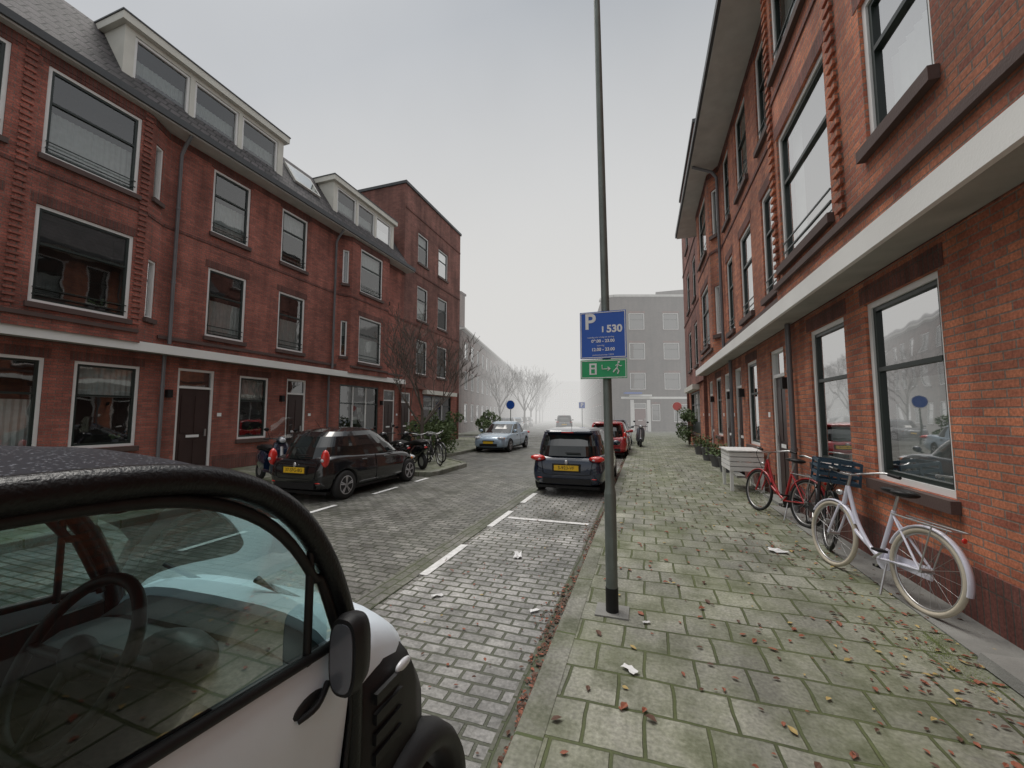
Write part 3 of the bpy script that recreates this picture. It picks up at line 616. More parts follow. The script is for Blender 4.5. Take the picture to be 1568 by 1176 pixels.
    for sx in(-1,1):
        a.ball('wing_mirror',paint,(sx*(hw*.97+.06),.19*Lc,.68*Hc),(.1,.06,.07)); a.tube('mirror_arm','black',[(sx*hw*.88,.2*Lc,.63*Hc),(sx*(hw*.97+.05),.19*Lc,.66*Hc)],.02,6)
        for yy in(-.17,.06): a.ball('door_handle',paint if paint!='silverblue' else 'black',(sx*hw*.965,yy*Lc,.53*Hc),(.03,.09,.018))
        a.tube('door_seam','black',[(sx*hw*.93,-.05*Lc,.58*Hc),(sx*hw*.97,-.05*Lc,.5*Hc),(sx*hw*.995,-.05*Lc,.36*Hc),(sx*hw*.985,-.05*Lc,.2*Hc)],.006,5)
    y0=-Lc/2; y1=Lc/2
    for sx in(-1,1):
        if tail=='tall': a.ball('tail_light','redlens',(sx*hw*.84,y0+.085,.60*Hc),(.075,.09,.17)); a.ball('tail_light_lens','clearlens',(sx*hw*.84,y0+.06,.58*Hc),(.045,.085,.05))
        else:
            a.ball('tail_light','redlens',(sx*hw*.76,y0+.07,.56*Hc),(.17,.10,.065)); a.ball('tail_light_lens','clearlens',(sx*hw*.70,y0+.035,.55*Hc),(.05,.07,.028))
        hz=.41 if rnd else .47
        a.ball('headlight','clearlens',(sx*hw*.66,y1-.15,hz*Hc),(.17,.13,.07)); a.ball('indicator','orange',(sx*hw*.80,y1-.24,(hz-.01)*Hc),(.05,.08,.045))
        a.ball('reflector','redlens',(sx*hw*.68,y0+.03,.27*Hc),(.07,.02,.015))
    a.box('rear_bumper_trim','black',-hw*.62,hw*.62,y0-.012,y0+.1,.19*Hc,.27*Hc)
    a.tube('hatch_seam','black',smoothpts([(-hw*.66,y0+.045,.56*Hc),(-hw*.62,y0+.005,.40*Hc),(-hw*.55,y0-.004,.33*Hc),(0,y0-.006,.325*Hc),(hw*.55,y0-.004,.33*Hc),(hw*.62,y0+.005,.40*Hc),(hw*.66,y0+.045,.56*Hc)]),.006,5)
    a.box('lower_grille','black',-hw*.5,hw*.5,y1-.1,y1+.005,.2*Hc,.29*Hc)
    if not rnd: a.box('upper_grille','black',-hw*.33,hw*.33,y1-.12,y1+.003,.35*Hc,.39*Hc)
    a.box('front_plate','plate',-.24,.24,y1+.006,y1+.014,.29*Hc,.29*Hc+.1)
    pz=.40*Hc if tail=='tall' else .385*Hc
    a.box('number_plate','plate',-.26,.26,y0-.022,y0-.012,pz,pz+.11); a.box('plate_recess','black',-.3,.3,y0-.0115,y0+.05,pz-.03,pz+.14)
    a.ball('badge','steel',(0,y0+.0,.505*Hc),(.04,.02,.05)); a.box('wiper','black',-.02,.3,y0+.03,y0+.045,.635*Hc,.65*Hc)
    if not sedan and not rnd: a.box('rear_spoiler',paint,-hw*.62,hw*.62,-.455*Lc,-.38*Lc,.935*Hc,.955*Hc); a.box('brake_light','redlens',-.13,.13,-.4565*Lc,-.452*Lc,.937*Hc,.95*Hc)
    a.tube('aerial','black',[(0,-.3*Lc,.96*Hc),(0,-.36*Lc,.98*Hc+.2)],.004,5)
    a.box('underside','black',-hw*.8,hw*.8,-Lc*.45,Lc*.45,.1*Hc,.14*Hc)
    e=a.done(name,loc,(0,0,rz)); o=D.objects.new('body',m2); sc.collection.objects.link(o); o.parent=e
    if len(m2.materials)==0: m2.materials.append(M[paint])
    if plate: text(e,plate,.095,(0,y0-.0235,pz+.055),rt,'ink')
    return e
RZ=-.125
make_car('parked_hatchback',(-6.60,7.95,RZ),0,3.40,1.60,1.44,'blackgloss','tall','37-SFG-8G')
make_car('parked_hatchback',(-1.58,10.45,RZ),0,4.0,1.66,1.42,'navy','wide','S-923-VF')
make_car('parked_hatchback',(-1.42,18.2,RZ),0,3.9,1.66,1.45,'red','tall','G-614-NK')
make_car('parked_sedan',(-6.75,19.1,RZ),math.pi,4.2,1.7,1.4,'silverblue','wide',None,sedan=True)
make_car('parked_hatchback',(-1.5,23.6,RZ),0,4.0,1.66,1.5,'greycar','wide',None)
make_car('parked_hatchback',(-8.2,43,RZ),rad(10.7),4.3,1.8,1.7,'greycar','wide',None)
for k,(c,t) in enumerate((('greycar',0),('silverblue',1),('blackgloss',2),('greycar',3))):
    v=Vector((-12.4,35))+bd*(t*6.5); make_car('parked_hatchback',(v.x+.3,v.y,RZ),rad(10.7)+math.pi,4.1,1.7,1.45,c,'wide',None)
# ---------------------------------------------------------------- microcar beside the camera
a=Acc(); XR,XL=-.78,-1.80
prof=[(-.27,.35),(-.29,.8),(-.25,1.2),(-.14,1.42),(.05,1.485),(.3,1.495),(.5,1.485),(.64,1.44),(.755,1.355),(.85,1.225),(.915,1.08),(.955,.95),(.965,.7),(.96,.45)]
sp=smoothpts([(0,y,z) for y,z in prof],4)
for X,s_ in((XR,1),(XL,-1)):
    a.tube('door_frame','frameblack',[(X,p.y,p.z) for p in sp],.027,12)
    inn=[(X-s_*.004,p.y+(.045 if p.y<.2 else -.036),p.z-(.03 if p.z>1.2 else 0)) for p in sp if p.z>.98]
    a.tube('window_seal','black',inn,.013,6)
top=[p for p in sp if p.z>1.25 and p.y<.8]
rr=[]
for p in top:
    rr.append([(XR+(XL-XR)*t,p.y+ (.04 if p.y>.5 else 0)*math.sin(math.pi*t),p.z+.022+.024*math.sin(math.pi*t)) for t in [i/12 for i in range(13)]])
a.rings('roof','wetroof',rr,closed=False,caps=False)
a.rings('headliner','black',[[(x,y,z-.02) for x,y,z in r] for r in rr],closed=False,caps=False)
ws=[p for p in sp if .60<p.y<.97 and p.z>.9]; rr=[]
for p in ws: rr.append([(XR-.02+(XL-XR+.04)*t,p.y+.09*math.sin(math.pi*t),p.z) for t in [i/12 for i in range(13)]])
a.rings('windscreen','wsglass',rr,closed=False,caps=False)
def silz(y): return 1.06-.09*(y-.3)
for X in(XR-.003,XL+.003):
    pts=[(X,p.y,p.z) for p in sp if p.z>silz(p.y)]
    a.face('side_window','sideglass',pts)
    s_=1 if X>-1 else -1
    a.tube('sill_trim','black',[(X+s_*.006,-.27,silz(-.27)),(X+s_*.006,.3,silz(.3)),(X+s_*.006,.93,silz(.93))],.013,8)
    a.tube('window_divider','black',[(X,.80,1.28),(X,.80,1.0)],.010,6)
    rr=[]
    for k,(z,dx) in enumerate(((1.0,-.004),(.97,.006),(.92,.014),(.85,.016),(.74,.004),(.66,-.006),(.62,.0),(.5,.012),(.36,.01),(.25,-.02),(.18,-.06))):
        rr.append([(X+s_*dx,y,z+ (silz(y)-1.0 if k<3 else 0)*(1 if k<2 else .6)) for y in [ -.26+1.19*i/16 for i in range(17)]])
    a.rings('door_panel','wcar',rr,closed=False,caps=False)
    a.tube('door_gap','black',[(X+s_*.012,.93,.99),(X+s_*.018,.94,.8),(X+s_*.01,.92,.55),(X+s_*.01,.86,.3)],.006,5)
    a.ball('door_handle','black',(X+s_*.012,.80,.915),(.012,.05,.022)); a.tube('door_handle','black',smoothpts([(X+s_*.015,.765,.90),(X+s_*.035,.80,.915),(X+s_*.02,.85,.935)]),.008,8)
def sup(cx,hx,zc,hz,y,ex=3.5,n=32):
    o=[]
    for k in range(n):
        th=2*math.pi*k/n;c=math.cos(th);s_=math.sin(th)
        o.append((cx+hx*math.copysign(abs(c)**(2/ex),c),y,zc+hz*math.copysign(abs(s_)**(2/ex),s_)))
    return o
cx=(XR+XL)/2
a.rings('bonnet','wcar',[sup(cx,.49,.80,.235,.94),sup(cx,.50,.80,.24,1.0),sup(cx,.50,.79,.225,1.10),sup(cx,.49,.76,.20,1.20),sup(cx,.455,.72,.17,1.29),sup(cx,.39,.68,.12,1.36),sup(cx,.2,.66,.05,1.39)])
a.rings('scuttle','black',[sup(cx,.49,.78,.20,.86),sup(cx,.495,.79,.22,.93),sup(cx,.47,.78,.2,.96)])
a.rings('front_bumper','black',[sup(cx,.50,.54,.30,.96,5),sup(cx,.53,.56,.345,1.0,5),sup(cx,.538,.56,.345,1.12,5),sup(cx,.53,.54,.31,1.26,5),sup(cx,.49,.48,.25,1.37,4),sup(cx,.38,.42,.16,1.44,4),sup(cx,.15,.4,.06,1.47)])
for sx in(1,-1):
    X=cx+sx*.515
    a.ball('headlight','clearlens',(cx+sx*.34,1.33,.66),(.07,.06,.06)); a.ball('indicator_light','clearlens',(cx+sx*.535,1.17,.80),(.012,.04,.016))
    for q in range(4): a.box('cladding_ribs','black',min(cx+sx*.53,cx+sx*.543),max(cx+sx*.53,cx+sx*.543),1.03,1.16,.60+q*.055,.63+q*.055)
    a.torusx('wheel_fender','black',(X-sx*.005,1.2,.16),.33,.05,24,10,rad(5),rad(175),wx=1.7)
    for yw in(1.2,-.12):
        a.torusx('tyre','rubber',(X-sx*.02,yw,.145),.2,.068,32,10); a.disc('wheel_disc','alloy',(0,yw,.145),.15,X-sx*.04,X-sx*.01)
    if sx>0:
        a.rings('door_mirror','black',[sup(XR+.07,.040,1.01,.09,.835,3),sup(XR+.07,.045,1.01,.095,.86,3),sup(XR+.067,.04,1.01,.085,.895,3),sup(XR+.065,.02,1.01,.055,.915,3)])
        a.rings('mirror_glass','greycar',[sup(XR+.07,.033,1.01,.08,.831,3),sup(XR+.07,.033,1.01,.08,.834,3)]); a.tube('mirror_arm','black',smoothpts([(XR,.93,.93),(XR+.035,.91,.91),(XR+.07,.88,.93)]),.014,8)
a.rings('dashboard','skirt',[sup(cx,.46,.82,.12,.70,4),sup(cx,.47,.84,.13,.78,4),sup(cx,.47,.85,.11,.93,4)])
wx_,wy_,wz_=-1.14,.54,1.09
a.ball('instrument_pod','skirt',(wx_,.74,.99),(.12,.07,.06)); a.ball('air_vent','steel',(XR-.12,.705,.90),(.04,.012,.04)); a.ball('air_vent_core','black',(XR-.12,.698,.90),(.03,.012,.03))
st=Matrix.Rotation(rad(-28),3,'X')
ring_=[Vector((wx_,wy_,wz_))+st@Vector((.155*math.cos(t),0,.155*math.sin(t))) for t in [2*math.pi*k/40 for k in range(41)]]
a.tube('steering_wheel','black',ring_,.013,8)
for t in(rad(0),rad(180),rad(270)): a.tube('steering_spoke','black',[Vector((wx_,wy_,wz_)),Vector((wx_,wy_,wz_))+st@Vector((.155*math.cos(t),0,.155*math.sin(t)))],.011,6)
a.ball('steering_hub','skirt',(wx_,wy_+.01,wz_),(.045,.03,.045)); a.tube('steering_column','skirt',[(wx_,wy_+.01,wz_),(wx_,.74,.93)],.03,8)
for dx in(-.24,.24):
    a.rings('seat','skirt',[sup(cx+dx,.2,.48,.1,-.1,4),sup(cx+dx,.21,.5,.1,.3,4)]); a.rings('seat_back','skirt',[sup(cx+dx,.19,.85,.34,-.2,4),sup(cx+dx,.2,.82,.36,-.1,4)])
a.box('floor','black',XL+.02,XR-.02,-.25,.95,.2,.25); a.box('rear_panel','black',XL+.02,XR-.02,-.27,-.24,.2,1.05)
a.box('inner_door','skirt',XR-.05,XR-.03,-.2,.9,.25,.97); a.box('inner_door','skirt',XL+.03,XL+.05,-.2,.9,.25,.97)
for x0,x1 in((XR-.12,XR-.42),(XR-.55,XR-.85)): a.tube('wiper','black',[(x0,1.0,.985),((x0+x1)/2,1.03,1.02),(x1,1.0,1.07)],.008,6)
a.ball('interior_mirror','black',(cx,.66,1.38),(.09,.02,.03))
a.done('microcar',(-1.29,.6,-.12),absolute=True)
# ---------------------------------------------------------------- bicycles
def bicycle(name,rear,front,frame,tyre='rubber',lean=.12,crate=False):
    a=Acc(); wb=1.05; r=.335; yr,yf=-wb/2,wb/2
    for yy in(yr,yf):
        a.torusx('tyre',tyre,(0,yy,r),r-.02,.021,40,8); a.torusx('rim','steel',(0,yy,r),r-.045,.010,36,6)
        a.tube('hub','steel',[(-.05,yy,r),(.05,yy,r)],.02,8)
        for k in range(18):
            t=2*math.pi*k/18; a.tube('spokes','steel',[((.03 if k%2 else -.03),yy,r),(0,yy+(r-.045)*math.cos(t),r+(r-.045)*math.sin(t))],.0018,3,caps=False)
        a.torusx('mudguard',frame,(0,yy,r),r+.012,.012,20,6,rad(20) if yy==yr else rad(30),rad(190) if yy==yr else rad(150),wx=2.2)
    bb=(0,-.08,.28); st=(0,-.2,.74); hd=(0,.36,.86); hb=(0,.40,.66)
    a.tube('frame_tube',frame,smoothpts([hd,(0,.22,.56),(0,.05,.36),bb]),.019,8); a.tube('frame_tube',frame,smoothpts([hb,(0,.24,.46),(0,.0,.33),bb]),.019,8)
    a.tube('frame_tube',frame,[bb,st],.018,8); a.tube('head_tube',frame,[hd,hb],.022,8)
    for sx in(-.05,.05):
        a.tube('frame_tube',frame,[bb,(sx,yr,r)],.011,6); a.tube('frame_tube',frame,[(0,-.19,.7),(sx,yr,r)],.01,6)
        a.tube('fork',frame,smoothpts([(sx*.8,.405,.66),(sx,.46,.5),(sx,yf,r)]),.012,6)
        a.tube('rack','steel',[(sx*1.2,-.25,.72),(sx*1.2,-.78,.71)],.007,5); a.tube('rack','steel',[(sx*1.2,-.62,.71),(sx,yr,r)],.006,5)
    for yy in(-.35,-.5,-.65,-.78): a.tube('rack','steel',[(-.06,yy,.71),(.06,yy,.71)],.006,5)
    a.tube('seat_post','steel',[st,(0,-.235,.88)],.013,8)
    a.ball('saddle','black',(0,-.30,.91),(.1,.10,.035)); a.ball('saddle','black',(0,-.18,.915),(.04,.14,.028))
    a.tube('stem','steel',[hd,(0,.335,.98)],.013,8)
    a.tube('handlebar','steel',smoothpts([(-.28,.12,1.02),(-.26,.25,1.04),(-.12,.36,1.0),(0,.335,.98),(.12,.36,1.0),(.26,.25,1.04),(.28,.12,1.02)]),.011,8)
    for sx in(-.28,.28): a.tube('grip','black',[(sx,.10,1.02),(sx*.96,.22,1.035)],.017,8)
    a.tube('cable','black',smoothpts([(.2,.3,1.02),(.1,.48,.95),(.02,.45,.75)]),.004,4); a.tube('cable','black',smoothpts([(-.2,.3,1.02),(-.1,.5,.93),(-.02,.45,.7)]),.004,4)
    a.tube('crank','steel',[(.06,-.08,.28),(.07,.05,.18)],.01,6); a.box('pedal','black',.07,.15,.01,.09,.165,.185); a.tube('crank','steel',[(-.06,-.08,.28),(-.07,-.21,.38)],.01,6); a.box('pedal','black',-.15,-.07,-.25,-.17,.37,.39)
    cg='black' if frame!='bikewhite' else frame
    a.rings('chain_guard',cg,[[(x,-.08+.10*math.cos(t),.28+.10*math.sin(t)) for t in [2*math.pi*k/16 for k in range(16)]] for x in(.04,.055)])
    a.box('chain_guard',cg,.041,.054,yr,-.1,.26,.36)
    a.ball('head_lamp','steel',(0,.47,.78),(.03,.04,.03)); a.ball('rear_lamp','redlens',(0,-.81,.66),(.02,.01,.02))
    a.tube('kickstand','steel',[(-.04,-.2,.27),(-.14,-.28,.02)],.009,6)
    if crate:
        x0,x1,y0,y1,z0,z1=-.2,.2,.40,.72,.80,1.06
        for zz in(z0,.88,.96,1.03):
            a.box('crate','crate',x0,x1,y0,y0+.012,zz,zz+.035);a.box('crate','crate',x0,x1,y1-.012,y1,zz,zz+.035);a.box('crate','crate',x0,x0+.012,y0+.013,y1-.013,zz,zz+.035);a.box('crate','crate',x1-.012,x1,y0+.013,y1-.013,zz,zz+.035)
        a.box('crate','crate',x0+.013,x1-.013,y0+.013,y1-.013,z0,z0+.01)
        for x in(x0+.006,0,x1-.006):
            for y in(y0+.006,y1-.006): a.box('crate','crate',x-.012,x+.012,y-.0085,y+.0085,z0,z1)
        a.tube('crate_carrier','black',[(0,.42,.66),(0,.55,.795)],.012,6)
    rv=Vector(rear);fv=Vector(front);d=(fv-rv); c=(rv+fv)/2; rz=math.atan2(-d.x,d.y)
    return a.done(name,(c.x,c.y,.006),(0,lean,rz))
bicycle('bicycle',(2.10,4.2),(1.86,5.22),'bikewhite','tyrecream',lean=.12)
bicycle('bicycle',(2.12,6.85),(1.80,7.7),'bikered',lean=.12)
bicycle('bicycle',(2.2,6.8),(2.05,5.85),'bikeblack',lean=-.12,crate=True)
bicycle('bicycle',(-6.9,12.0),(-6.1,11.3),'bikeblack',lean=.08)
bicycle('bicycle',(-7.2,11.6),(-6.4,10.9),'bikeblack',lean=.08)
bicycle('bicycle',(-7.3,12.6),(-6.4,12.0),'bikeblack',lean=.08)
# ---------------------------------------------------------------- scooters
def scooter(name,loc,rz,paint='blackgloss',screen=False):
    a=Acc()
    for yy in(-.6,.6): a.torusx('tyre','rubber',(0,yy,.24),.18,.06,28,8); a.disc('wheel','alloy',(0,yy,.24),.13,-.03,.03)
    a.rings('rear_body',paint,[[(x*w,y,z) for x,y,z in [(-1,y,zl),(-1.05,y,(zl+zh)/2),(-.7,y,zh),(.7,y,zh),(1.05,y,(zl+zh)/2),(1,y,zl)]] for (y,w,zl,zh) in((-.85,.06,.6,.72),(-.65,.13,.45,.78),(-.3,.16,.3,.76),(-.08,.14,.26,.62))])
    a.rings('seat','black',[[(x*w,y,z) for x,z in [(-1,zl),(-.9,zh),(.9,zh),(1,zl)]] for (y,w,zl,zh) in((-.78,.1,.74,.82),(-.4,.14,.76,.87),(-.05,.11,.72,.8))])
    a.box('footboard',paint,-.15,.15,-.1,.38,.24,.31)
    a.rings('leg_shield',paint,[[(x*w,y-.04*abs(x),z) for x in(-1,-.5,0,.5,1)]+[(x*w,y+.05,z) for x in(1,.5,0,-.5,-1)] for (y,w,z) in((.38,.17,.28),(.42,.2,.55),(.40,.19,.8),(.33,.13,.95))])
    a.ball('front_fender',paint,(0,.6,.4),(.08,.2,.08)); a.tube('fork','steel',[(0,.6,.24),(0,.42,.85)],.035,8)
    a.tube('handlebar','black',smoothpts([(-.33,.22,1.02),(-.15,.32,1.03),(.15,.32,1.03),(.33,.22,1.02)]),.016,8); a.ball('headlight_cowl',paint,(0,.36,1.0),(.11,.1,.09)); a.ball('headlight','clearlens',(0,.44,1.0),(.07,.04,.06))
    for sx in(-1,1): a.tube('mirror_stalk','black',[(sx*.22,.3,1.03),(sx*.3,.3,1.2)],.007,5); a.ball('mirror','black',(sx*.32,.3,1.24),(.06,.015,.04))
    if screen: a.rings('windshield','shade',[[(x,.42-.1*(z-1)-.4*x*x,z) for x in(-w,-w/2,0,w/2,w)] for z,w in((.95,.16),(1.1,.25),(1.35,.27),(1.55,.2))],closed=False,caps=False)
    a.ball('tail_light','redlens',(0,-.84,.66),(.06,.03,.03)); a.tube('stand','black',[(0,-.1,.24),(-.18,-.15,.01)],.012,6)
    a.done(name,loc,(0,rad(-4),rz))
scooter('motor_scooter',(-8.5,7.35,0),rad(250),'navy',True)
scooter('motor_scooter',(-6.7,10.7,0),rad(60)); scooter('motor_scooter',(-7.1,10.2,0),rad(70)); scooter('motor_scooter',(-.25,21.5,0),rad(185),'greycar')
# ---------------------------------------------------------------- trees & plants
def tree(name,loc,h,seed,spread=.6,levels=5,r0=.09,trunk=.35,m='bark',rmin=.006):
    rr=random.Random(seed); a=Acc()
    def br(p,d,l,r,lv):
        n=3; pts=[p]; q=p
        wob=.02 if lv==levels else .13
        for i in range(n):
            d=(d+Vector((rr.uniform(-1,1),rr.uniform(-1,1),rr.uniform(-.3,.6)))*wob).normalized(); q=q+d*(l/n); pts.append(q)
        r=max(r,rmin); r1=max(rmin*.7,r*.62); a.tube('trunk' if lv==levels else 'branches',m,pts,[r+(r1-r)*i/n for i in range(n+1)],7 if lv>=levels-1 else (5 if lv>1 else 3),caps=False)
        if lv==0: return
        k=5 if lv==levels else (rr.choice((3,4)) if lv==levels-1 else rr.choice((2,3,3)))
        a0=rr.uniform(0,6.28)
        for i in range(k):
            f=rr.uniform(.55,1) if i else 1.0
            idx=min(n,max(1,int(f*n+.5))); b=pts[idx]
            ang=a0+i*6.28/k+rr.uniform(-.4,.4); sd=Vector((math.cos(ang),math.sin(ang),rr.uniform(-.1,.5)))
            nd=(d*(1.0 if i else 1.5)+sd*spread*(1.2 if lv==levels else 1)).normalized(); nd=(nd+Vector((0,0,.12))).normalized()
            br(b,nd,l*rr.uniform(.6,.82),r1*(rr.uniform(.6,.85)),lv-1)
    br(Vector((0,0,-.05)),Vector((0,0,1)),h*trunk,r0,levels)
    return a.done(name,loc)
tree('bare_tree',(-7.9,13.2,0),5.9,11,.8,6,.085,.31,rmin=.010)
for k in range(5):
    v=Vector((-13.9,47))+bd*(k*10); tree('bare_tree',(v.x,v.y,0),10,20+k,.65,5,.15,.30,rmin=.016)
tree('bare_tree',(-14.0,38.5,0),7,41,.6,5,.10,.33,rmin=.012)
def shrub(name,loc,rx,ry,h,n,seed,sz=.06,m='foliage'):
    rr=random.Random(seed); a=Acc()
    for i in range(9):
        t=rr.uniform(0,6.28); a.tube('stems','bark',[(0,0,0),(rx*.4*math.cos(t),ry*.4*math.sin(t),h*.5),(rx*.8*math.cos(t),ry*.8*math.sin(t),h*rr.uniform(.6,.95))],.008,4)
    cl=[(rr.uniform(-.8,.8)*rx,rr.uniform(-.8,.8)*ry,rr.uniform(.25,.95)*h,rr.uniform(.2,.42)) for _ in range(14)]
    for i in range(n):
        c=rr.choice(cl); v=Vector((rr.gauss(0,1),rr.gauss(0,1),rr.gauss(0,1))).normalized()*rr.uniform(.3,1)**.5*c[3]*min(1,max(rx,ry)*1.1)
        p=Vector((c[0],c[1],c[2]))+v; p.z=max(.03,p.z); q=Vector((rr.uniform(-1,1),rr.uniform(-1,1),rr.uniform(-1,1))).normalized(); w=q.orthogonal().normalized(); s=sz*rr.uniform(.6,1.3)
        a.face('leaves',m,[p-q*s,p+w*s*.5,p+q*s,p-w*s*.5])
    a.done(name,loc)
shrub('green_shrub',(-8.3,14.6,0),.9,.8,1.1,1500,3,.07); shrub('green_shrub',(-9.6,16.6,0),.9,1.0,1.3,1500,4,.07); shrub('green_shrub',(-10.6,20.5,0),.7,1.4,1.7,1500,8,.08)
shrub('green_shrub',(2.2,22.5,0),.4,.8,1.9,1500,5,.07); shrub('green_shrub',(-11,27.3,0),1.2,1.2,1.8,1500,6,.09,'foliage')
for i,(x,y,h) in enumerate(((2.15,12.6,.4),(2.12,13.9,.35),(2.1,15.6,.45),(2.1,17.8,.4))):
    a=Acc(); a.tube('pot','pot',[(0,0,0),(0,0,h*.9),(0,0,h*.9+.02),(0,0,h)],[.13,.19,.21,.21],18)
    rr=random.Random(i)
    for k in range(160):
        p=Vector((rr.gauss(0,.11),rr.gauss(0,.11),h+abs(rr.gauss(0,.16)))); q=Vector((rr.uniform(-1,1),rr.uniform(-1,1),rr.uniform(0,1))).normalized(); w=q.orthogonal()*.5; s=.045
        a.face('leaves','foliage',[p-q*s,p+w*s,p+q*s,p-w*s])
    a.done('flower_pot',(x,y,0))
a=Acc()
for x in(-.28,.28):
    for y in(-.42,.42): a.box('leg','white',x-.03,x+.03,y-.03,y+.03,0,.42)
for k in range(4): 
    z=.42+k*.1
    a.box('planks','white',-.32,.32,-.48,-.455,z,z+.085); a.box('planks','white',-.32,.32,.455,.48,z,z+.085); a.box('planks','white',-.32,-.295,-.454,.454,z,z+.085); a.box('planks','white',.295,.32,-.454,.454,z,z+.085)
a.box('lid','white',-.35,.35,-.52,.52,.825,.85); a.box('bottom','white',-.29,.29,-.45,.45,.42,.44)
a.done('wooden_planter_box',(2.02,10.0,0))
# ---------------------------------------------------------------- leaves, moss and litter
a=Acc(); rr=random.Random(12)
def leaf(x,y,z,s,m):
    t=rr.uniform(0,6.28); d=Vector((math.cos(t),math.sin(t),rr.uniform(-.1,.15))); w=Vector((-d.y,d.x,rr.uniform(-.2,.2))); p=Vector((x,y,z+.008+s*.12)); up=Vector((0,0,s*rr.uniform(.05,.35)))
    pts=[p-d*s,p-d*s*.3+w*s*.55+up,p+d*s*.4+w*s*.4+up,p+d*s,p+d*s*.4-w*s*.4+up,p-d*s*.3-w*s*.55+up]
    a.face('leaves_'+m,m,[pts[0],pts[1],pts[2],pts[3]]); a.face('leaves_'+m,m,[pts[0],pts[3],pts[4],pts[5]])
ms=['leafR','leafY','leafB','leafR','leafB']
for i in range(3000):
    y=rr.uniform(.3,16)
    leaf(-.67-abs(rr.gauss(0,.06))*(1+.6*math.sin(y*2.3)),y,-.118,rr.uniform(.010,.024),rr.choice(['leafB','leafR','leafB','leafB']))
for i in range(380):
    y=rr.uniform(.6,14); leaf(rr.uniform(-.5,2.0),y,0,rr.uniform(.012,.036),rr.choice(ms))
for cxx,cyy,n,sx,sy in((1.5,5.6,90,.35,.35),(1.75,3.2,190,.35,.5),(2.0,7.2,90,.25,.8),(.1,2.6,20,.5,.5),(1.9,4.4,100,.2,.7)):
    for i in range(n): leaf(min(2.3,rr.gauss(cxx,sx)),rr.gauss(cyy,sy),.0,rr.uniform(.010,.026),rr.choice(ms))
for i in range(150): leaf(rr.uniform(-2.3,-.8),rr.uniform(1.8,8),-.12,rr.uniform(.01,.02),rr.choice(ms))
a.done('fallen_leaves',(0,4,0),absolute=True)
a=Acc(); rr=random.Random(5)
cl=[(rr.gauss(1.9,.08),rr.uniform(2.5,3.9),rr.uniform(.03,.10)) for _ in range(18)]
for i in range(3000):
    c=rr.choice(cl); x=c[0]+rr.gauss(0,c[2]*.5); y=c[1]+rr.gauss(0,c[2]); s=rr.uniform(.003,.006); t=rr.uniform(0,6.28)
    a.face('moss_tufts','moss',[(x-s*math.cos(t),y-s*math.sin(t),.0015),(x+s*math.cos(t),y+s*math.sin(t),.0015),(x+s*.8*math.sin(t),y-s*.8*math.cos(t),.004)])
a.done('moss',(1.85,3.3,0),absolute=True)
a=Acc()
def paper(x,y,z,s,seed):
    r2=random.Random(seed); n=4; th=r2.uniform(0,3); g=[]
    for i in range(n+1):
        g.append([])
        for j in range(n+1):
            u=(i/n-.5)*s*1.5+r2.uniform(-.12,.12)*s; v_=(j/n-.5)*s*.7+r2.uniform(-.12,.12)*s
            g[-1].append(Vector((x+u*math.cos(th)-v_*math.sin(th),y+u*math.sin(th)+v_*math.cos(th),z+.010+r2.uniform(0,.22)*s)))
    for i in range(n):
        for j in range(n): a.face('crumpled_sheet','paper',[g[i][j],g[i+1][j],g[i+1][j+1],g[i][j+1]])
for k,(x,y,z,s) in enumerate(((-.12,2.72,0,.07),(-.02,3.35,0,.04),(1.45,5.5,0,.13),(-.95,3.5,-.12,.06),(-1.9,3.5,-.12,.07),(-1.5,4.75,-.12,.13),(-.75,1.72,-.12,.08))): paper(x,y,z,s,k)
a.done('paper_litter',(0,4,0),absolute=True)
# ---------------------------------------------------------------- fog bank down the street
fm=D.materials.new('fog'); fm.use_nodes=True; nt=fm.node_tree; nt.nodes.clear(); o=N(nt,'ShaderNodeOutputMaterial')
FD=.027
ab=N(nt,'ShaderNodeVolumeAbsorption'); ab.inputs['Density'].default_value=FD; ab.inputs['Color'].default_value=(0,0,0,1)
em=N(nt,'ShaderNodeEmission'); em.inputs[0].default_value=(1,.99,.965,1); em.inputs[1].default_value=FD*.70
ad=N(nt,'ShaderNodeAddShader'); L(nt,ab.outputs[0],ad.inputs[0]); L(nt,em.outputs[0],ad.inputs[1]); L(nt,ad.outputs[0],o.inputs['Volume'])
M['fog']=fm
v=[(x,y,z) for z in(-1,34) for (x,y) in((-220,28.0),(220,28.0),(220,330),(-220,330))]
single('fog',"fog",v,[(0,3,2,1),(4,5,6,7),(0,1,5,4),(1,2,6,5),(2,3,7,6),(3,0,4,7)])
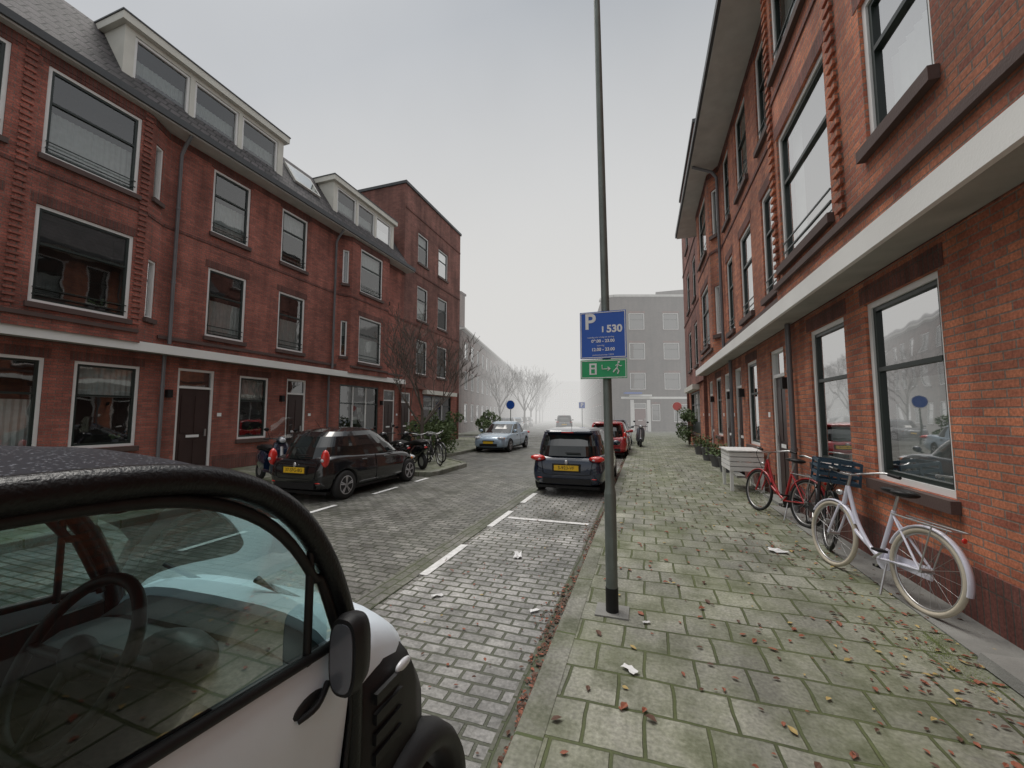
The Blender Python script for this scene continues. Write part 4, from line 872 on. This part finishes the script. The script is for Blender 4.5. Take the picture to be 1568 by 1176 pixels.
# ---------------------------------------------------------------- world (overcast, zenith brightness added above the view to light walls), sun, camera
sd=Vector((-.38,.25,.89)).normalized()
w=D.worlds.new('World'); sc.world=w; w.use_nodes=True; nt=w.node_tree; bg=nt.nodes['Background']
sky=N(nt,'ShaderNodeTexSky'); sky.sky_type='NISHITA'; sky.sun_disc=False; sky.sun_elevation=math.asin(sd.z); sky.sun_rotation=math.atan2(sd.x,sd.y); sky.dust_density=3; sky.air_density=1.2
hs=N(nt,'ShaderNodeHueSaturation'); hs.inputs['Saturation'].default_value=.35; L(nt,sky.outputs[0],hs.inputs['Color'])
tc=N(nt,'ShaderNodeTexCoord'); se=N(nt,'ShaderNodeSeparateXYZ'); L(nt,tc.outputs['Generated'],se.inputs[0])
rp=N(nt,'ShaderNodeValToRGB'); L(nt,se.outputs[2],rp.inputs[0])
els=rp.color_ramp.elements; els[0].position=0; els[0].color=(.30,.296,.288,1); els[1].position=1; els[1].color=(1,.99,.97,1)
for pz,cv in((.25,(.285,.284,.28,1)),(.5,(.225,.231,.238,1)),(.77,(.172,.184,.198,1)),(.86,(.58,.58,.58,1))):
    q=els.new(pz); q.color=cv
no=N(nt,'ShaderNodeTexNoise'); no.inputs['Scale'].default_value=1.8; no.inputs['Detail'].default_value=4; L(nt,tc.outputs['Generated'],no.inputs['Vector'])
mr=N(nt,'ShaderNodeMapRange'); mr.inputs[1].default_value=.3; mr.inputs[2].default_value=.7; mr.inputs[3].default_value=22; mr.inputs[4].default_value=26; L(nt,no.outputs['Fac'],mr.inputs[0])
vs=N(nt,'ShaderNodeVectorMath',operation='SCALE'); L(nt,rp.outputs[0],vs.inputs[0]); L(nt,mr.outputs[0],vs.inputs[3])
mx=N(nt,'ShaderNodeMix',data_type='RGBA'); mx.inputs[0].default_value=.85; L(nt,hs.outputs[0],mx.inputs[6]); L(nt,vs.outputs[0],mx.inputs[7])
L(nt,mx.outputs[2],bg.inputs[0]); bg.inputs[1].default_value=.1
sl=D.lights.new('sun','SUN'); sl.energy=1.5; sl.angle=rad(30); sl.color=(1,.955,.89); so=D.objects.new('sun',sl); sc.collection.objects.link(so); so.rotation_euler=(-sd).to_track_quat('-Z','Y').to_euler()
cam=D.cameras.new('camera'); co=D.objects.new('camera',cam); sc.collection.objects.link(co); co.location=(0,0,1.6); co.rotation_euler=(rad(94.4),0,rad(18.24)); cam.lens=14.0; cam.sensor_width=36; cam.clip_start=.05; cam.clip_end=3000
sc.camera=co
sc.view_settings.view_transform='Standard'; sc.view_settings.look='None'; sc.view_settings.exposure=0
